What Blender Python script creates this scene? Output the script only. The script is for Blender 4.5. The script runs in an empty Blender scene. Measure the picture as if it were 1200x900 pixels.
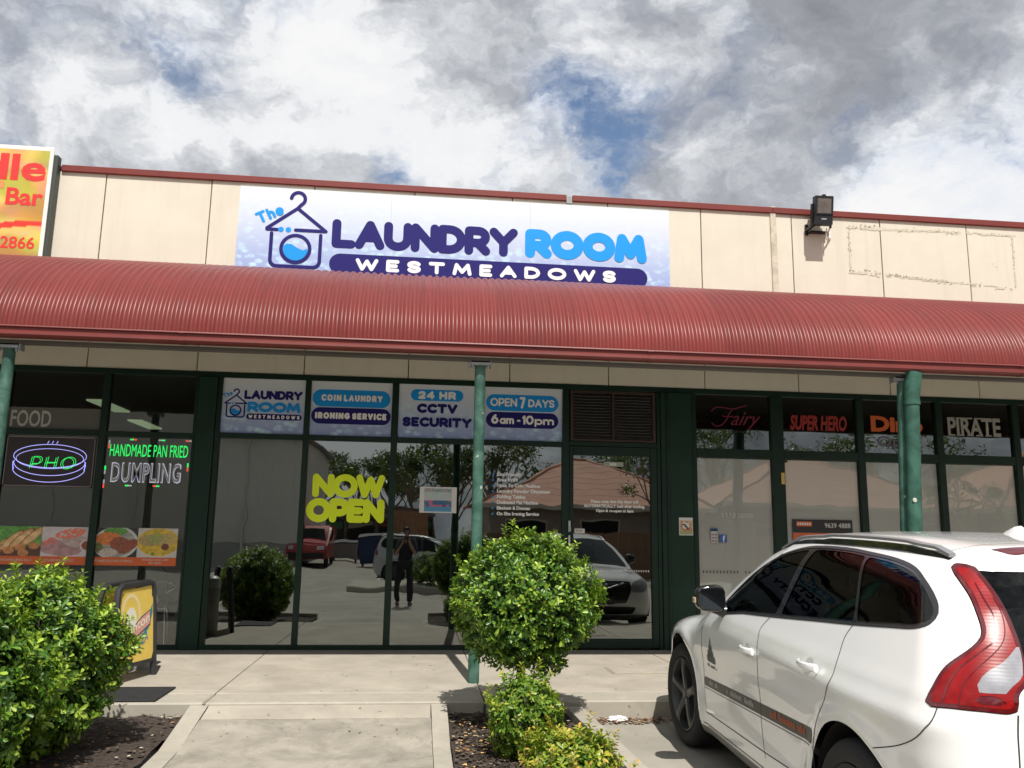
import bpy, bmesh, math, random
import numpy as np
from mathutils import Vector, Matrix
S = bpy.context.scene
COL = S.collection
random.seed(7); np.random.seed(7)
R = math.radians

# ------------------------------------------------------------ camera
CAMP = (0.0, -10.3, 1.335)
def cam_axes():
    p, r, yw = R(10.16), R(0.873), R(6.36)
    fw = Vector((math.sin(yw)*math.cos(p), math.cos(yw)*math.cos(p), math.sin(p)))
    ri = Vector((math.cos(yw), -math.sin(yw), 0)); up = ri.cross(fw)
    r2 = ri*math.cos(r)+up*math.sin(r); u2 = up*math.cos(r)-ri*math.sin(r)
    return r2, u2, fw
_r, _u, _f = cam_axes()
cd = bpy.data.cameras.new('camera'); cam = bpy.data.objects.new('camera', cd); COL.objects.link(cam)
cd.sensor_width = 36; cd.lens = 988/1200*36; cd.clip_start = 0.05; cd.clip_end = 3000
M = Matrix(((_r.x, _u.x, -_f.x, CAMP[0]), (_r.y, _u.y, -_f.y, CAMP[1]), (_r.z, _u.z, -_f.z, CAMP[2]), (0, 0, 0, 1)))
cam.matrix_world = M; S.camera = cam
S.view_settings.view_transform = 'Standard'; S.view_settings.look = 'None'
S.view_settings.exposure = 0.16; S.view_settings.gamma = 1.0
S.cycles.use_denoising = True
S.cycles.max_bounces = 8; S.cycles.transparent_max_bounces = 16; S.cycles.caustics_reflective = False; S.cycles.caustics_refractive = False

# ------------------------------------------------------------ sun and sky
SUN_EL = R(56.5); SD = Vector((0.0727, -1.0, 0)).normalized()
sdir = Vector((SD.x*math.cos(SUN_EL), SD.y*math.cos(SUN_EL), math.sin(SUN_EL)))
sl = bpy.data.lights.new('sun', 'SUN'); sl.energy = 4.7; sl.angle = R(0.53); sl.color = (1.0, 0.955, 0.88)
so = bpy.data.objects.new('sun', sl); COL.objects.link(so); so.rotation_euler = sdir.to_track_quat('Z', 'Y').to_euler(); so.location = (3, -30, 40)

class N:
    """tiny node helper"""
    def __init__(s, tree): s.t = tree; s.n = tree.nodes; s.l = tree.links
    def add(s, typ, **kw):
        nd = s.n.new(typ)
        for k, v in kw.items(): setattr(nd, k, v)
        return nd
    def link(s, a, b): s.l.new(a, b)
    def val(s, sock, v):
        if hasattr(v, 'is_output') or isinstance(v, bpy.types.NodeSocket): s.l.new(v, sock)
        else: sock.default_value = v
    def math(s, op, a, b=0.0, c=None, clamp=False):
        m = s.add('ShaderNodeMath', operation=op, use_clamp=clamp); s.val(m.inputs[0], a); s.val(m.inputs[1], b)
        if c is not None: s.val(m.inputs[2], c)
        return m.outputs[0]
    def vmath(s, op, a, b=None, scale=None):
        m = s.add('ShaderNodeVectorMath', operation=op); s.val(m.inputs[0], a)
        if b is not None: s.val(m.inputs[1], b)
        if scale is not None: s.val(m.inputs[3], scale)
        return m.outputs['Value'] if op in ('DOT_PRODUCT', 'LENGTH', 'DISTANCE') else m.outputs[0]
    def noise(s, vec, scale, detail=4, rough=0.55, dist=0.0):
        m = s.add('ShaderNodeTexNoise'); m.inputs['Scale'].default_value = scale; m.inputs['Detail'].default_value = detail
        m.inputs['Roughness'].default_value = rough; m.inputs['Distortion'].default_value = dist
        if vec is not None: s.link(vec, m.inputs['Vector'])
        return m.outputs['Fac']
    def ramp(s, fac, stops, interp='LINEAR'):
        m = s.add('ShaderNodeValToRGB'); m.color_ramp.interpolation = interp; e = m.color_ramp.elements
        while len(e) > 1: e.remove(e[-1])
        e[0].position = stops[0][0]; e[0].color = (*stops[0][1], 1) if len(stops[0][1]) == 3 else stops[0][1]
        for p, c in stops[1:]:
            k = e.new(p); k.color = (*c, 1) if len(c) == 3 else c
        s.val(m.inputs[0], fac); return m.outputs[0]
    def mix(s, fac, a, b, bt='MIX'):
        m = s.add('ShaderNodeMix', data_type='RGBA', blend_type=bt); s.val(m.inputs[0], fac)
        s.val(m.inputs[6], a if not isinstance(a, tuple) else (*a[:3], 1)); s.val(m.inputs[7], b if not isinstance(b, tuple) else (*b[:3], 1))
        return m.outputs[2]

W = bpy.data.worlds.new('World'); S.world = W; W.use_nodes = True
def make_world():
    n = N(W.node_tree); n.n.clear()
    out = n.add('ShaderNodeOutputWorld'); tc = n.add('ShaderNodeTexCoord'); gen = tc.outputs['Generated']
    sky = n.add('ShaderNodeTexSky', sky_type='NISHITA'); sky.sun_disc = False; sky.sun_elevation = SUN_EL
    sky.sun_rotation = math.atan2(sdir.x, sdir.y); sky.air_density = 1.0; sky.dust_density = 0.6
    mp = n.add('ShaderNodeMapping'); n.link(gen, mp.inputs[0]); mp.inputs['Scale'].default_value = (1, 1, 1.45); pl = mp.outputs[0]
    wrp = n.add('ShaderNodeTexNoise'); wrp.inputs['Scale'].default_value = 3.6; wrp.inputs['Detail'].default_value = 6; wrp.inputs['Roughness'].default_value = .62; n.link(pl, wrp.inputs['Vector'])
    off = n.vmath('SCALE', n.vmath('SUBTRACT', wrp.outputs['Color'], (0.5, 0.5, 0.5)), scale=0.30)
    p2 = n.vmath('ADD', pl, off)
    big = n.noise(p2, 2.1, 6, 0.55, 0.0)
    fine = n.noise(p2, 7.5, 8, 0.6, 0.0)
    # openings in the cloud deck where blue shows (fixed places of this sky)
    wd = n.vmath('NORMALIZE', n.vmath('ADD', gen, n.vmath('SCALE', n.vmath('SUBTRACT', wrp.outputs['Color'], (0.5, 0.5, 0.5)), scale=0.30)))
    holes = None
    for d, k, a in [((-0.215, 0.868, 0.447), 300, 0.15), ((0.125, 0.860, 0.495), 600, 0.155), ((0.20, 0.868, 0.452), 700, 0.17), ((-0.10, 0.83, 0.545), 300, 0.08),
                    ((-0.02, 0.918, 0.395), 1500, 0.2), ((-0.42, 0.82, 0.39), 900, 0.12), ((0.33, 0.80, 0.56), 500, 0.05)]:
        v = Vector(d).normalized()
        dt = n.vmath('DOT_PRODUCT', wd, tuple(v))
        g = n.math('MULTIPLY', n.math('POWER', n.math('MAXIMUM', dt, 0.0), float(k)), a)
        holes = g if holes is None else n.math('ADD', holes, g)
    dens = n.math('SUBTRACT', n.math('ADD', n.math('MULTIPLY', big, 0.72), n.math('MULTIPLY', fine, 0.36)), holes)
    cover = n.ramp(dens, [(0.33, (0, 0, 0)), (0.46, (1, 1, 1))], 'EASE')
    lumn = n.noise(n.vmath('ADD', p2, (5.3, 2.2, 0.9)), 2.3, 6, 0.56, 0.0)
    shade = n.math('ADD', n.math('MULTIPLY', n.math('SUBTRACT', lumn, .5), 1.25), n.math('ADD', n.math('MULTIPLY', n.math('SUBTRACT', fine, .5), 0.55), .525))
    CR = [(0.22, (0.25, 0.26, 0.29)), (0.38, (0.37, 0.385, 0.42)), (0.46, (0.48, 0.50, 0.54)), (0.53, (0.68, 0.70, 0.735)), (0.60, (0.93, 0.945, 0.965)), (0.70, (1, 1, 1))]
    for d, k, am in [((0.36, 0.81, 0.47), 60, -.085), ((0.56, 0.72, 0.44), 90, .10), ((-0.04, 0.863, 0.503), 110, .10), ((-0.43, .79, .44), 90, .05), ((-0.22, .84, .50), 120, -.05), ((.08, .89, .43), 300, .09)]:
        v = Vector(d).normalized(); dt = n.vmath('DOT_PRODUCT', wd, tuple(v)); shade = n.math('ADD', shade, n.math('MULTIPLY', n.math('POWER', n.math('MAXIMUM', dt, 0.0), float(k)), am))
    ccol = n.ramp(shade, CR)
    edge = n.ramp(dens, [(0.42, (0.78, 0.84, 0.95)), (0.52, (1, 1, 1))])
    ccol = n.mix(0.8, ccol, edge, 'MULTIPLY')
    bg1 = n.add('ShaderNodeBackground'); n.link(sky.outputs[0], bg1.inputs[0]); bg1.inputs[1].default_value = 0.115
    bg2 = n.add('ShaderNodeBackground'); n.link(ccol, bg2.inputs[0]); bg2.inputs[1].default_value = 0.84
    mx = n.add('ShaderNodeMixShader'); n.link(cover, mx.inputs[0]); n.link(bg1.outputs[0], mx.inputs[1]); n.link(bg2.outputs[0], mx.inputs[2])
    n.link(mx.outputs[0], out.inputs[0])
make_world()

# ------------------------------------------------------------ helpers
_mats = {}
def mat(name, col, rough=0.6, metal=0.0, specks=None, var=0.0, vscale=3.0, bump=0.0, bscale=60.0, spec=0.5, coat=0.0, dirt=None, dscale=1.5, streak=None, emit=None, estr=0.0, coord='Object'):
    if name in _mats: return _mats[name]
    m = bpy.data.materials.new(name); m.use_nodes = True; n = N(m.node_tree); b = m.node_tree.nodes['Principled BSDF']
    b.inputs['Roughness'].default_value = rough; b.inputs['Metallic'].default_value = metal; b.inputs['Specular IOR Level'].default_value = spec
    b.inputs['Coat Weight'].default_value = coat; b.inputs['Coat Roughness'].default_value = 0.04
    c = (*col, 1); sock = None
    tc = n.add('ShaderNodeTexCoord').outputs[coord]
    if var or dirt or streak or specks:
        sock = n.mix(0.0, col, col)
        if var:
            f = n.noise(tc, vscale, 6, 0.6)
            lo = tuple(max(0, v*(1-var)) for v in col); hi = tuple(min(1, v*(1+var)) for v in col)
            sock = n.ramp(f, [(0.3, lo), (0.7, hi)])
        if dirt:
            f = n.noise(tc, dscale, 8, 0.7, 0.5); k = n.ramp(f, [(0.44, (0, 0, 0)), (0.66, (1, 1, 1))])
            sock = n.mix(n.math('MULTIPLY', k, dirt[3]), sock, tuple(dirt[:3]))
        if streak:
            mp = n.add('ShaderNodeMapping'); n.link(tc, mp.inputs[0]); mp.inputs['Scale'].default_value = (9, 9, 0.5)
            f = n.noise(mp.outputs[0], 1.0, 6, 0.65); k = n.ramp(f, [(0.52, (0, 0, 0)), (0.75, (1, 1, 1))])
            sock = n.mix(n.math('MULTIPLY', k, streak[3]), sock, tuple(streak[:3]))
        if specks:
            nz = n.add('ShaderNodeTexNoise'); nz.inputs['Scale'].default_value = specks[3]*3; n.link(tc, nz.inputs['Vector'])
            v = n.add('ShaderNodeTexVoronoi'); v.inputs['Scale'].default_value = specks[3]; n.link(n.vmath('ADD', tc, n.vmath('SCALE', nz.outputs['Color'], scale=.35/specks[3])), v.inputs['Vector'])
            k = n.ramp(v.outputs['Distance'], [(specks[4], (1, 1, 1)), (specks[4]*1.25, (0, 0, 0))]); pick = n.ramp(n.noise(tc, specks[3]*.6, 2, .5), [(.52, (0, 0, 0)), (.56, (1, 1, 1))])
            sock = n.mix(n.math('MULTIPLY', n.math('MULTIPLY', k, pick), .95), sock, tuple(specks[:3]))
        n.link(sock, b.inputs['Base Color'])
    else: b.inputs['Base Color'].default_value = c
    if bump:
        bp = n.add('ShaderNodeBump'); bp.inputs['Strength'].default_value = bump; bp.inputs['Distance'].default_value = 0.01
        n.link(n.noise(tc, bscale, 6, 0.65), bp.inputs['Height']); n.link(bp.outputs[0], b.inputs['Normal'])
    if emit: b.inputs['Emission Color'].default_value = (*emit, 1); b.inputs['Emission Strength'].default_value = estr
    _mats[name] = m; return m

class G:
    """geometry collector"""
    def __init__(s): s.v = []; s.f = []; s.mi = []; s.cur = 0
    def add(s, vs, fs):
        o = len(s.v); s.v += [tuple(v) for v in vs]; s.f += [tuple(i+o for i in f) for f in fs]; s.mi += [s.cur]*len(fs); return s
    def box(s, x0, x1, y0, y1, z0, z1):
        v = [(x, y, z) for z in (z0, z1) for y in (y0, y1) for x in (x0, x1)]
        return s.add(v, [(0, 2, 3, 1), (4, 5, 7, 6), (0, 1, 5, 4), (2, 6, 7, 3), (0, 4, 6, 2), (1, 3, 7, 5)])
    def bbox(s, x0, x1, y0, y1, z0, z1, b=0.006):
        bm = bmesh.new(); bmesh.ops.create_cube(bm, size=1)
        for v in bm.verts: v.co = Vector(((x0+x1)/2+v.co.x*(x1-x0), (y0+y1)/2+v.co.y*(y1-y0), (z0+z1)/2+v.co.z*(z1-z0)))
        bmesh.ops.bevel(bm, geom=bm.edges[:], offset=b, segments=1, affect='EDGES'); bm.verts.index_update()
        s.add([v.co for v in bm.verts], [[v.index for v in f.verts] for f in bm.faces]); bm.free(); return s
    def obox(s, c, ax, ay, az, hx, hy, hz):
        c = Vector(c); v = [c+ax*(i*hx)+ay*(j*hy)+az*(k*hz) for k in (-1, 1) for j in (-1, 1) for i in (-1, 1)]
        return s.add(v, [(0, 2, 3, 1), (4, 5, 7, 6), (0, 1, 5, 4), (2, 6, 7, 3), (0, 4, 6, 2), (1, 3, 7, 5)])
    def tube(s, pts, r, n=10, cap=True, closed=False):
        pts = [Vector(p) for p in pts]; k = len(pts); rs = r if hasattr(r, '__len__') else [r]*k
        vs = []; ref = None
        for i, p in enumerate(pts):
            a = pts[(i-1) % k] if (closed or i > 0) else p; b = pts[(i+1) % k] if (closed or i < k-1) else p
            d = (b-a).normalized()
            if ref is None: ref = Vector((0, 0, 1)) if abs(d.z) < 0.9 else Vector((1, 0, 0))
            u = (ref-d*ref.dot(d)).normalized(); ref = u; w = d.cross(u)
            for j in range(n):
                t = 2*math.pi*j/n; vs.append(p+(u*math.cos(t)+w*math.sin(t))*rs[i])
        fs = []
        for i in range(k if closed else k-1):
            for j in range(n):
                a = i*n+j; b = i*n+(j+1) % n; c = ((i+1) % k)*n+(j+1) % n; d = ((i+1) % k)*n+j
                fs.append((a, b, c, d))
        if cap and not closed: fs += [tuple(range(n))[::-1], tuple((k-1)*n+j for j in range(n))]
        return s.add(vs, fs)
    def lathe(s, prof, c, n=20, axis='Z', cap=True):
        vs = []; c = Vector(c)
        for r, h in prof:
            for j in range(n):
                t = 2*math.pi*j/n; a, b = r*math.cos(t), r*math.sin(t)
                vs.append(c+(Vector((a, b, h)) if axis == 'Z' else Vector((a, h, b)) if axis == 'Y' else Vector((h, a, b))))
        fs = [(i*n+j, i*n+(j+1) % n, (i+1)*n+(j+1) % n, (i+1)*n+j) for i in range(len(prof)-1) for j in range(n)]
        if cap: fs += [tuple(range(n))[::-1], tuple((len(prof)-1)*n+j for j in range(n))]
        return s.add(vs, fs)
    def poly(s, pts, y0, y1):
        """prism from (x,z) outline between y0 (front) and y1"""
        k = len(pts); v = [(x, y0, z) for x, z in pts]+[(x, y1, z) for x, z in pts]
        return s.add(v, [tuple(range(k)), tuple(range(2*k-1, k-1, -1))]+[(i, k+i, k+(i+1) % k, (i+1) % k) for i in range(k)])
    def build(s, name, m, parent=None, smooth=False, kind=None, fixn=True):
        me = bpy.data.meshes.new(name); me.from_pydata(s.v, [], s.f)
        if fixn:
            bm = bmesh.new(); bm.from_mesh(me); bmesh.ops.recalc_face_normals(bm, faces=bm.faces); bm.to_mesh(me); bm.free()
        for x in (m if isinstance(m, (list, tuple)) else [m]): me.materials.append(x)
        if isinstance(m, (list, tuple)): me.polygons.foreach_set('material_index', s.mi)
        if smooth:
            me.polygons.foreach_set('use_smooth', [True]*len(me.polygons))
            if smooth != 'all': me.set_sharp_from_angle(angle=R(35))
        return link(name, me, parent, kind)
def link(name, me, parent=None, kind=None):
    o = bpy.data.objects.new(name, me); COL.objects.link(o)
    if parent is not None:
        o.parent = parent; o.matrix_parent_inverse = Matrix.Translation(parent.location).inverted() if parent.type == 'EMPTY' and parent.parent is None and parent.rotation_euler.z == 0 else Matrix()
    if kind: o['kind'] = kind
    return o
def tag(o, label, cat, group=None, kind=None):
    o['label'] = label; o['category'] = cat
    if group: o['group'] = group
    if kind: o['kind'] = kind
    return o
def thing(name, label, cat, loc=(0, 0, 0), group=None):
    o = bpy.data.objects.new(name, None); COL.objects.link(o); o.location = loc; o.empty_display_size = 0.1
    return tag(o, label, cat, group)
def dup_tree(o, parent=None):
    c = o.copy(); COL.objects.link(c)
    if parent is not None: c.parent = parent
    for ch in list(o.children): dup_tree(ch, c)
    return c

# ---- rounded stroke lettering
def arc(cx, cz, rx, rz, a0, a1, n=10):
    return [(cx+rx*math.cos(R(a0+(a1-a0)*i/n)), cz+rz*math.sin(R(a0+(a1-a0)*i/n))) for i in range(n+1)]
GL = {
 'L': (.62, [[(0, 1), (0, 0), (.62, 0)]]), 'A': (.86, [[(0, 0), (.43, 1), (.86, 0)], [(.17, .36), (.69, .36)]]),
 'U': (.8, [[(0, 1), (0, .4)]+arc(.4, .4, .4, .4, 180, 360)+[(.8, 1)]]), 'N': (.8, [[(0, 0), (0, 1), (.8, 0), (.8, 1)]]),
 'D': (.8, [[(0, 0), (0, 1), (.3, 1)]+arc(.3, .5, .5, .5, 90, -90)+[(0, 0)]]), 'R': (.72, [[(0, 0), (0, 1), (.4, 1)]+arc(.4, .7, .3, .3, 90, -90)+[(0, .4)], [(.36, .4), (.72, 0)]]),
 'Y': (.84, [[(0, 1), (.42, .48), (.84, 1)], [(.42, .48), (.42, 0)]]), 'O': (1.0, [arc(.5, .5, .5, .5, 0, 360, 24)]),
 'M': (1.0, [[(0, 0), (.13, 1), (.5, .2), (.87, 1), (1, 0)]]), 'W': (1.2, [[(0, 1), (.3, 0), (.6, .9), (.9, 0), (1.2, 1)]]),
 'E': (.6, [[(.6, 1), (0, 1), (0, 0), (.6, 0)], [(0, .5), (.5, .5)]]), 'S': (.64, [arc(.32, .75, .32, .25, 20, 270, 10)+arc(.32, .25, .32, .25, 90, -160, 10)]),
 'T': (.8, [[(0, 1), (.8, 1)], [(.4, 1), (.4, 0)]]), 'C': (.8, [arc(.5, .5, .5, .5, 50, 310, 16)]), 'I': (0.0, [[(0, 0), (0, 1)]]),
 'G': (.9, [arc(.5, .5, .5, .5, 50, 340, 16)+[(.9, .45), (.58, .45)]]), 'V': (.84, [[(0, 1), (.42, 0), (.84, 1)]]), 'H': (.74, [[(0, 0), (0, 1)], [(.74, 0), (.74, 1)], [(0, .5), (.74, .5)]]),
 'P': (.68, [[(0, 0), (0, 1), (.38, 1)]+arc(.38, .68, .32, .32, 90, -90)+[(0, .36)]]),
 '2': (.66, [arc(.33, .68, .33, .32, 160, -30)+[(0, 0), (.66, 0)]]), '4': (.74, [[(.56, 0), (.56, 1), (0, .3), (.74, .3)]]), '7': (.64, [[(0, 1), (.64, 1), (.22, 0)]]),
 '6': (.68, [arc(.34, .33, .34, .33, 0, 360, 18), [(.03, .42), (.2, .8), (.42, 1)]]), '1': (.2, [[(0, .8), (.2, 1), (.2, 0)]]), '0': (.9, [arc(.45, .5, .45, .5, 0, 360, 20)]), '-': (.3, [[(0, .42), (.3, .42)]]),
 'a': (.6, [arc(.3, .32, .3, .32, 0, 360, 16), [(.6, .64), (.6, 0)]]), 'm': (.86, [[(0, 0), (0, .64)], [(0, .4)]+arc(.215, .42, .215, .22, 180, 0)+[(.43, 0)], [(.43, .4)]+arc(.645, .42, .215, .22, 180, 0)+[(.86, 0)]]),
 'p': (.6, [arc(.3, .32, .3, .32, 0, 360, 16), [(0, .64), (0, -.3)]]), 'h': (.5, [[(0, 0), (0, 1)], [(0, .35)]+arc(.25, .38, .25, .26, 180, 0)+[(.5, 0)]]), 'e': (.6, [[(.02, .34), (.58, .34)]+arc(.3, .32, .3, .32, 0, 310, 14)]),
}
def strokes(g, polys, t, y, n=12, step=0.00003):
    """flat rounded strokes at plane y; every piece sits a hair in front of the last"""
    k = 0
    for pl in polys:
        for i, (x, z) in enumerate(pl):
            yy = y-k*step; k += 1
            c = [(x+t*math.cos(2*math.pi*j/n), yy, z+t*math.sin(2*math.pi*j/n)) for j in range(n)]
            g.add(c, [tuple(range(n))])
            if i+1 < len(pl):
                x2, z2 = pl[i+1]; dx, dz = x2-x, z2-z; L = math.hypot(dx, dz)
                if L < 1e-6: continue
                nx, nz = -dz/L*t, dx/L*t; yy = y-k*step; k += 1
                g.add([(x+nx, yy, z+nz), (x-nx, yy, z-nz), (x2-nx, yy, z2-nz), (x2+nx, yy, z2+nz)], [(0, 1, 2, 3)])
def stroke_text(s, x0, x1, z0, z1, t, y, m, parent, name='lettering', gap=0.24, rot=0.0):
    """fit text between x0..x1 and z0..z1 (outer edges), stroke half width t"""
    h = z1-z0-2*t; tot = 0; adv = []
    for ch in s:
        if ch == ' ': adv.append(None); tot += .62; continue
        adv.append(GL[ch][0]); tot += GL[ch][0]
    ng = sum(1 for i in range(len(s)-1) if s[i] != ' ' and s[i+1] != ' ')
    avail = x1-x0-2*t; gp = (2*t+gap*t); sx = (avail-gp*ng-sum(1 for c in s if c == ' ')*2*t)/tot
    polys = []; x = x0+t
    for i, ch in enumerate(s):
        if ch == ' ': x += .62*sx+2*t; continue
        w, pl = GL[ch]
        for p in pl: polys.append([(x+a*sx, z0+t+b*h) for a, b in p])
        x += w*sx
        if i+1 < len(s) and s[i+1] != ' ': x += gp
    if rot:
        c, sn = math.cos(rot), math.sin(rot); polys = [[(x0+(a-x0)*c-(b-z0)*sn, z0+(a-x0)*sn+(b-z0)*c) for a, b in p] for p in polys]
    g = G(); strokes(g, polys, t, y); return g.build(name, m, parent, fixn=False)
def text(s, x0, x1, z0, z1, y, m, parent, name='lettering', off=0.0, shear=0.0, ext=0.0, keep=False, spacing=1.0, rot=None):
    """font lettering fitted to a box facing -Y"""
    off *= .42
    cu = bpy.data.curves.new('t', 'FONT'); cu.body = s; cu.size = 1; cu.offset = off; cu.shear = shear; cu.resolution_u = 3; cu.space_character = spacing
    if '\n' in s: cu.align_x = 'CENTER' if keep == 'c' else 'LEFT'; cu.space_line = 1.15
    o = bpy.data.objects.new('t', cu); COL.objects.link(o); dg = bpy.context.evaluated_depsgraph_get()
    me = bpy.data.meshes.new_from_object(o.evaluated_get(dg)); bpy.data.objects.remove(o); bpy.data.curves.remove(cu)
    n = len(me.vertices); co = np.empty(n*3); me.vertices.foreach_get('co', co); co = co.reshape(-1, 3)
    a, b = co.min(0), co.max(0); sx = (x1-x0)/(b[0]-a[0]); sz = (z1-z0)/(b[1]-a[1])
    out = np.stack([x0+(co[:, 0]-a[0])*sx, np.full(n, y), z0+(co[:, 1]-a[1])*sz], 1)
    me.vertices.foreach_set('co', out.ravel()); me.materials.clear(); me.materials.append(m); me.name = name; me.update()
    return link(name, me, parent)
def pill(g, x0, x1, z0, z1, y):
    r = (z1-z0)/2; cz = (z0+z1)/2
    g.add([(px, y, pz) for px, pz in arc(x1-r, cz, r, r, -90, 90, 14)+arc(x0+r, cz, r, r, 90, 270, 14)], [tuple(range(30))])
def picture(name, x0, x1, z0, z1, y, nx, nz, fn, m, parent):
    """a flat print: grid coloured by fn(u,v) in 0..1"""
    vs = [(x0+(x1-x0)*i/nx, y, z0+(z1-z0)*j/nz) for j in range(nz+1) for i in range(nx+1)]
    fs = [(j*(nx+1)+i, j*(nx+1)+i+1, (j+1)*(nx+1)+i+1, (j+1)*(nx+1)+i) for j in range(nz) for i in range(nx)]
    me = bpy.data.meshes.new(name); me.from_pydata(vs, [], fs); me.materials.append(m)
    at = me.color_attributes.new('print', 'FLOAT_COLOR', 'POINT')
    U, V = np.meshgrid(np.arange(nx+1)/nx, np.arange(nz+1)/nz); c = fn(U.ravel(), V.ravel()); c = np.clip(c, 0, 1)
    at.data.foreach_set('color', np.concatenate([c, np.ones((len(c), 1))], 1).ravel()); return link(name, me, parent)
def print_mat(name, rough=0.4):
    m = bpy.data.materials.new(name); m.use_nodes = True; n = N(m.node_tree); b = n.n['Principled BSDF']; b.inputs['Roughness'].default_value = rough
    a = n.add('ShaderNodeAttribute'); a.attribute_name = 'print'; n.link(a.outputs['Color'], b.inputs['Base Color']); return m
PRINT = print_mat('printed_film')
rng = np.random.default_rng(3)
def vnoise(U, V, s, seed=0):
    r = np.random.default_rng(seed).random((64, 64)); x = U*s; y = V*s; i = np.floor(x).astype(int); j = np.floor(y).astype(int); fx = x-i; fy = y-j
    fx = fx*fx*(3-2*fx); fy = fy*fy*(3-2*fy); g = lambda a, b: r[a % 64, b % 64]
    return (g(i, j)*(1-fx)+g(i+1, j)*fx)*(1-fy)+(g(i, j+1)*(1-fx)+g(i+1, j+1)*fx)*fy

# ------------------------------------------------------------ materials
def glass_mat(name, refl=0.2, tint=(0.42, 0.47, 0.44), wav=0.35, fr=1.0):
    m = bpy.data.materials.new(name); m.use_nodes = True; n = N(m.node_tree); n.n.clear()
    out = n.add('ShaderNodeOutputMaterial'); tr = n.add('ShaderNodeBsdfTransparent'); tr.inputs[0].default_value = (*tint, 1)
    gl = n.add('ShaderNodeBsdfGlossy'); gl.inputs['Roughness'].default_value = 0.0; gl.inputs[0].default_value = (0.90, 0.96, 0.93, 1)
    tc = n.add('ShaderNodeTexCoord').outputs['Object']
    bp = n.add('ShaderNodeBump'); bp.inputs['Strength'].default_value = wav; bp.inputs['Distance'].default_value = 0.004
    n.link(n.noise(tc, 2.2, 1, 0.4), bp.inputs['Height']); n.link(bp.outputs[0], gl.inputs['Normal'])
    lw = n.add('ShaderNodeLayerWeight'); lw.inputs[0].default_value = 0.25
    fac = n.math('ADD', n.math('MULTIPLY', lw.outputs['Fresnel'], (1-refl)*fr), refl, clamp=True)
    mx = n.add('ShaderNodeMixShader'); n.link(fac, mx.inputs[0]); n.link(tr.outputs[0], mx.inputs[1]); n.link(gl.outputs[0], mx.inputs[2]); n.link(mx.outputs[0], out.inputs[0])
    return m
CLEAR = bpy.data.materials.new('clear_inner_face'); CLEAR.use_nodes = True; CLEAR.node_tree.nodes.clear()
_o = CLEAR.node_tree.nodes.new('ShaderNodeOutputMaterial'); _t = CLEAR.node_tree.nodes.new('ShaderNodeBsdfTransparent'); CLEAR.node_tree.links.new(_t.outputs[0], _o.inputs[0])
GLASS = glass_mat('tinted_window_glass', 0.20, (0.26, 0.30, 0.28))
GLASS2 = glass_mat('shop_window_glass', 0.105, (0.94, 0.95, 0.93))
M_cream = mat('painted_cream_panel', (0.69, 0.645, 0.545), 0.85, var=0.05, vscale=1.4, bump=0.12, bscale=160, streak=(0.50, 0.43, 0.33, 0.22), dirt=(0.58, 0.53, 0.43, .22), dscale=.7)
M_joint = mat('dark_joint_filler', (0.10, 0.085, 0.07), 0.9)  # dark filler behind the wall panel and slab joints
M_red = mat('red_painted_steel', (0.19, 0.032, 0.026), 0.42, var=0.12, vscale=2, bump=0.03, bscale=30)
M_dkred = mat('dark_red_painted_steel', (0.15, 0.022, 0.018), 0.5, var=0.15, vscale=3)
M_dkgreen = mat('dark_green_frame_paint', (0.004, 0.020, 0.012), 0.45, spec=.3, var=0.25, vscale=4)
M_dkgreen2 = mat('dark_green_pillar_paint', (0.005, 0.028, 0.017), 0.55, spec=.3, var=0.25, vscale=2.5, bump=0.06, bscale=30)
M_teal = mat('green_post_paint', (0.024, 0.088, 0.064), 0.6, specks=(.45, .5, .45, 9.0, .13), var=0.22, vscale=6, dirt=(0.16, 0.30, 0.24, 0.45), dscale=5.5)
M_tealp = mat('green_pipe_paint', (0.016, 0.068, 0.048), 0.5, var=0.15, vscale=5, dirt=(0.10, 0.28, 0.21, 0.4), dscale=3)
M_galv = mat('galvanised_steel', (0.32, 0.33, 0.34), 0.5, 0.5, var=0.2, vscale=9)
M_navy = mat('navy_print', (0.014, 0.010, 0.145), 0.6, spec=.25)
M_sky = mat('azure_print', (0.0, 0.30, 0.80), 0.4)
M_white = mat('white_print', (0.86, 0.86, 0.86), 0.45)
M_black = mat('black_plastic', (0.014, 0.014, 0.016), 0.45)
M_lime = mat('lime_vinyl', (0.80, 0.98, 0.012), 0.5)
M_dark = mat('interior_dark', (0.05, 0.055, 0.05), 0.8)
M_soffit = mat('awning_soffit', (0.10, 0.09, 0.08), 0.7, var=0.2, vscale=1)

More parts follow.
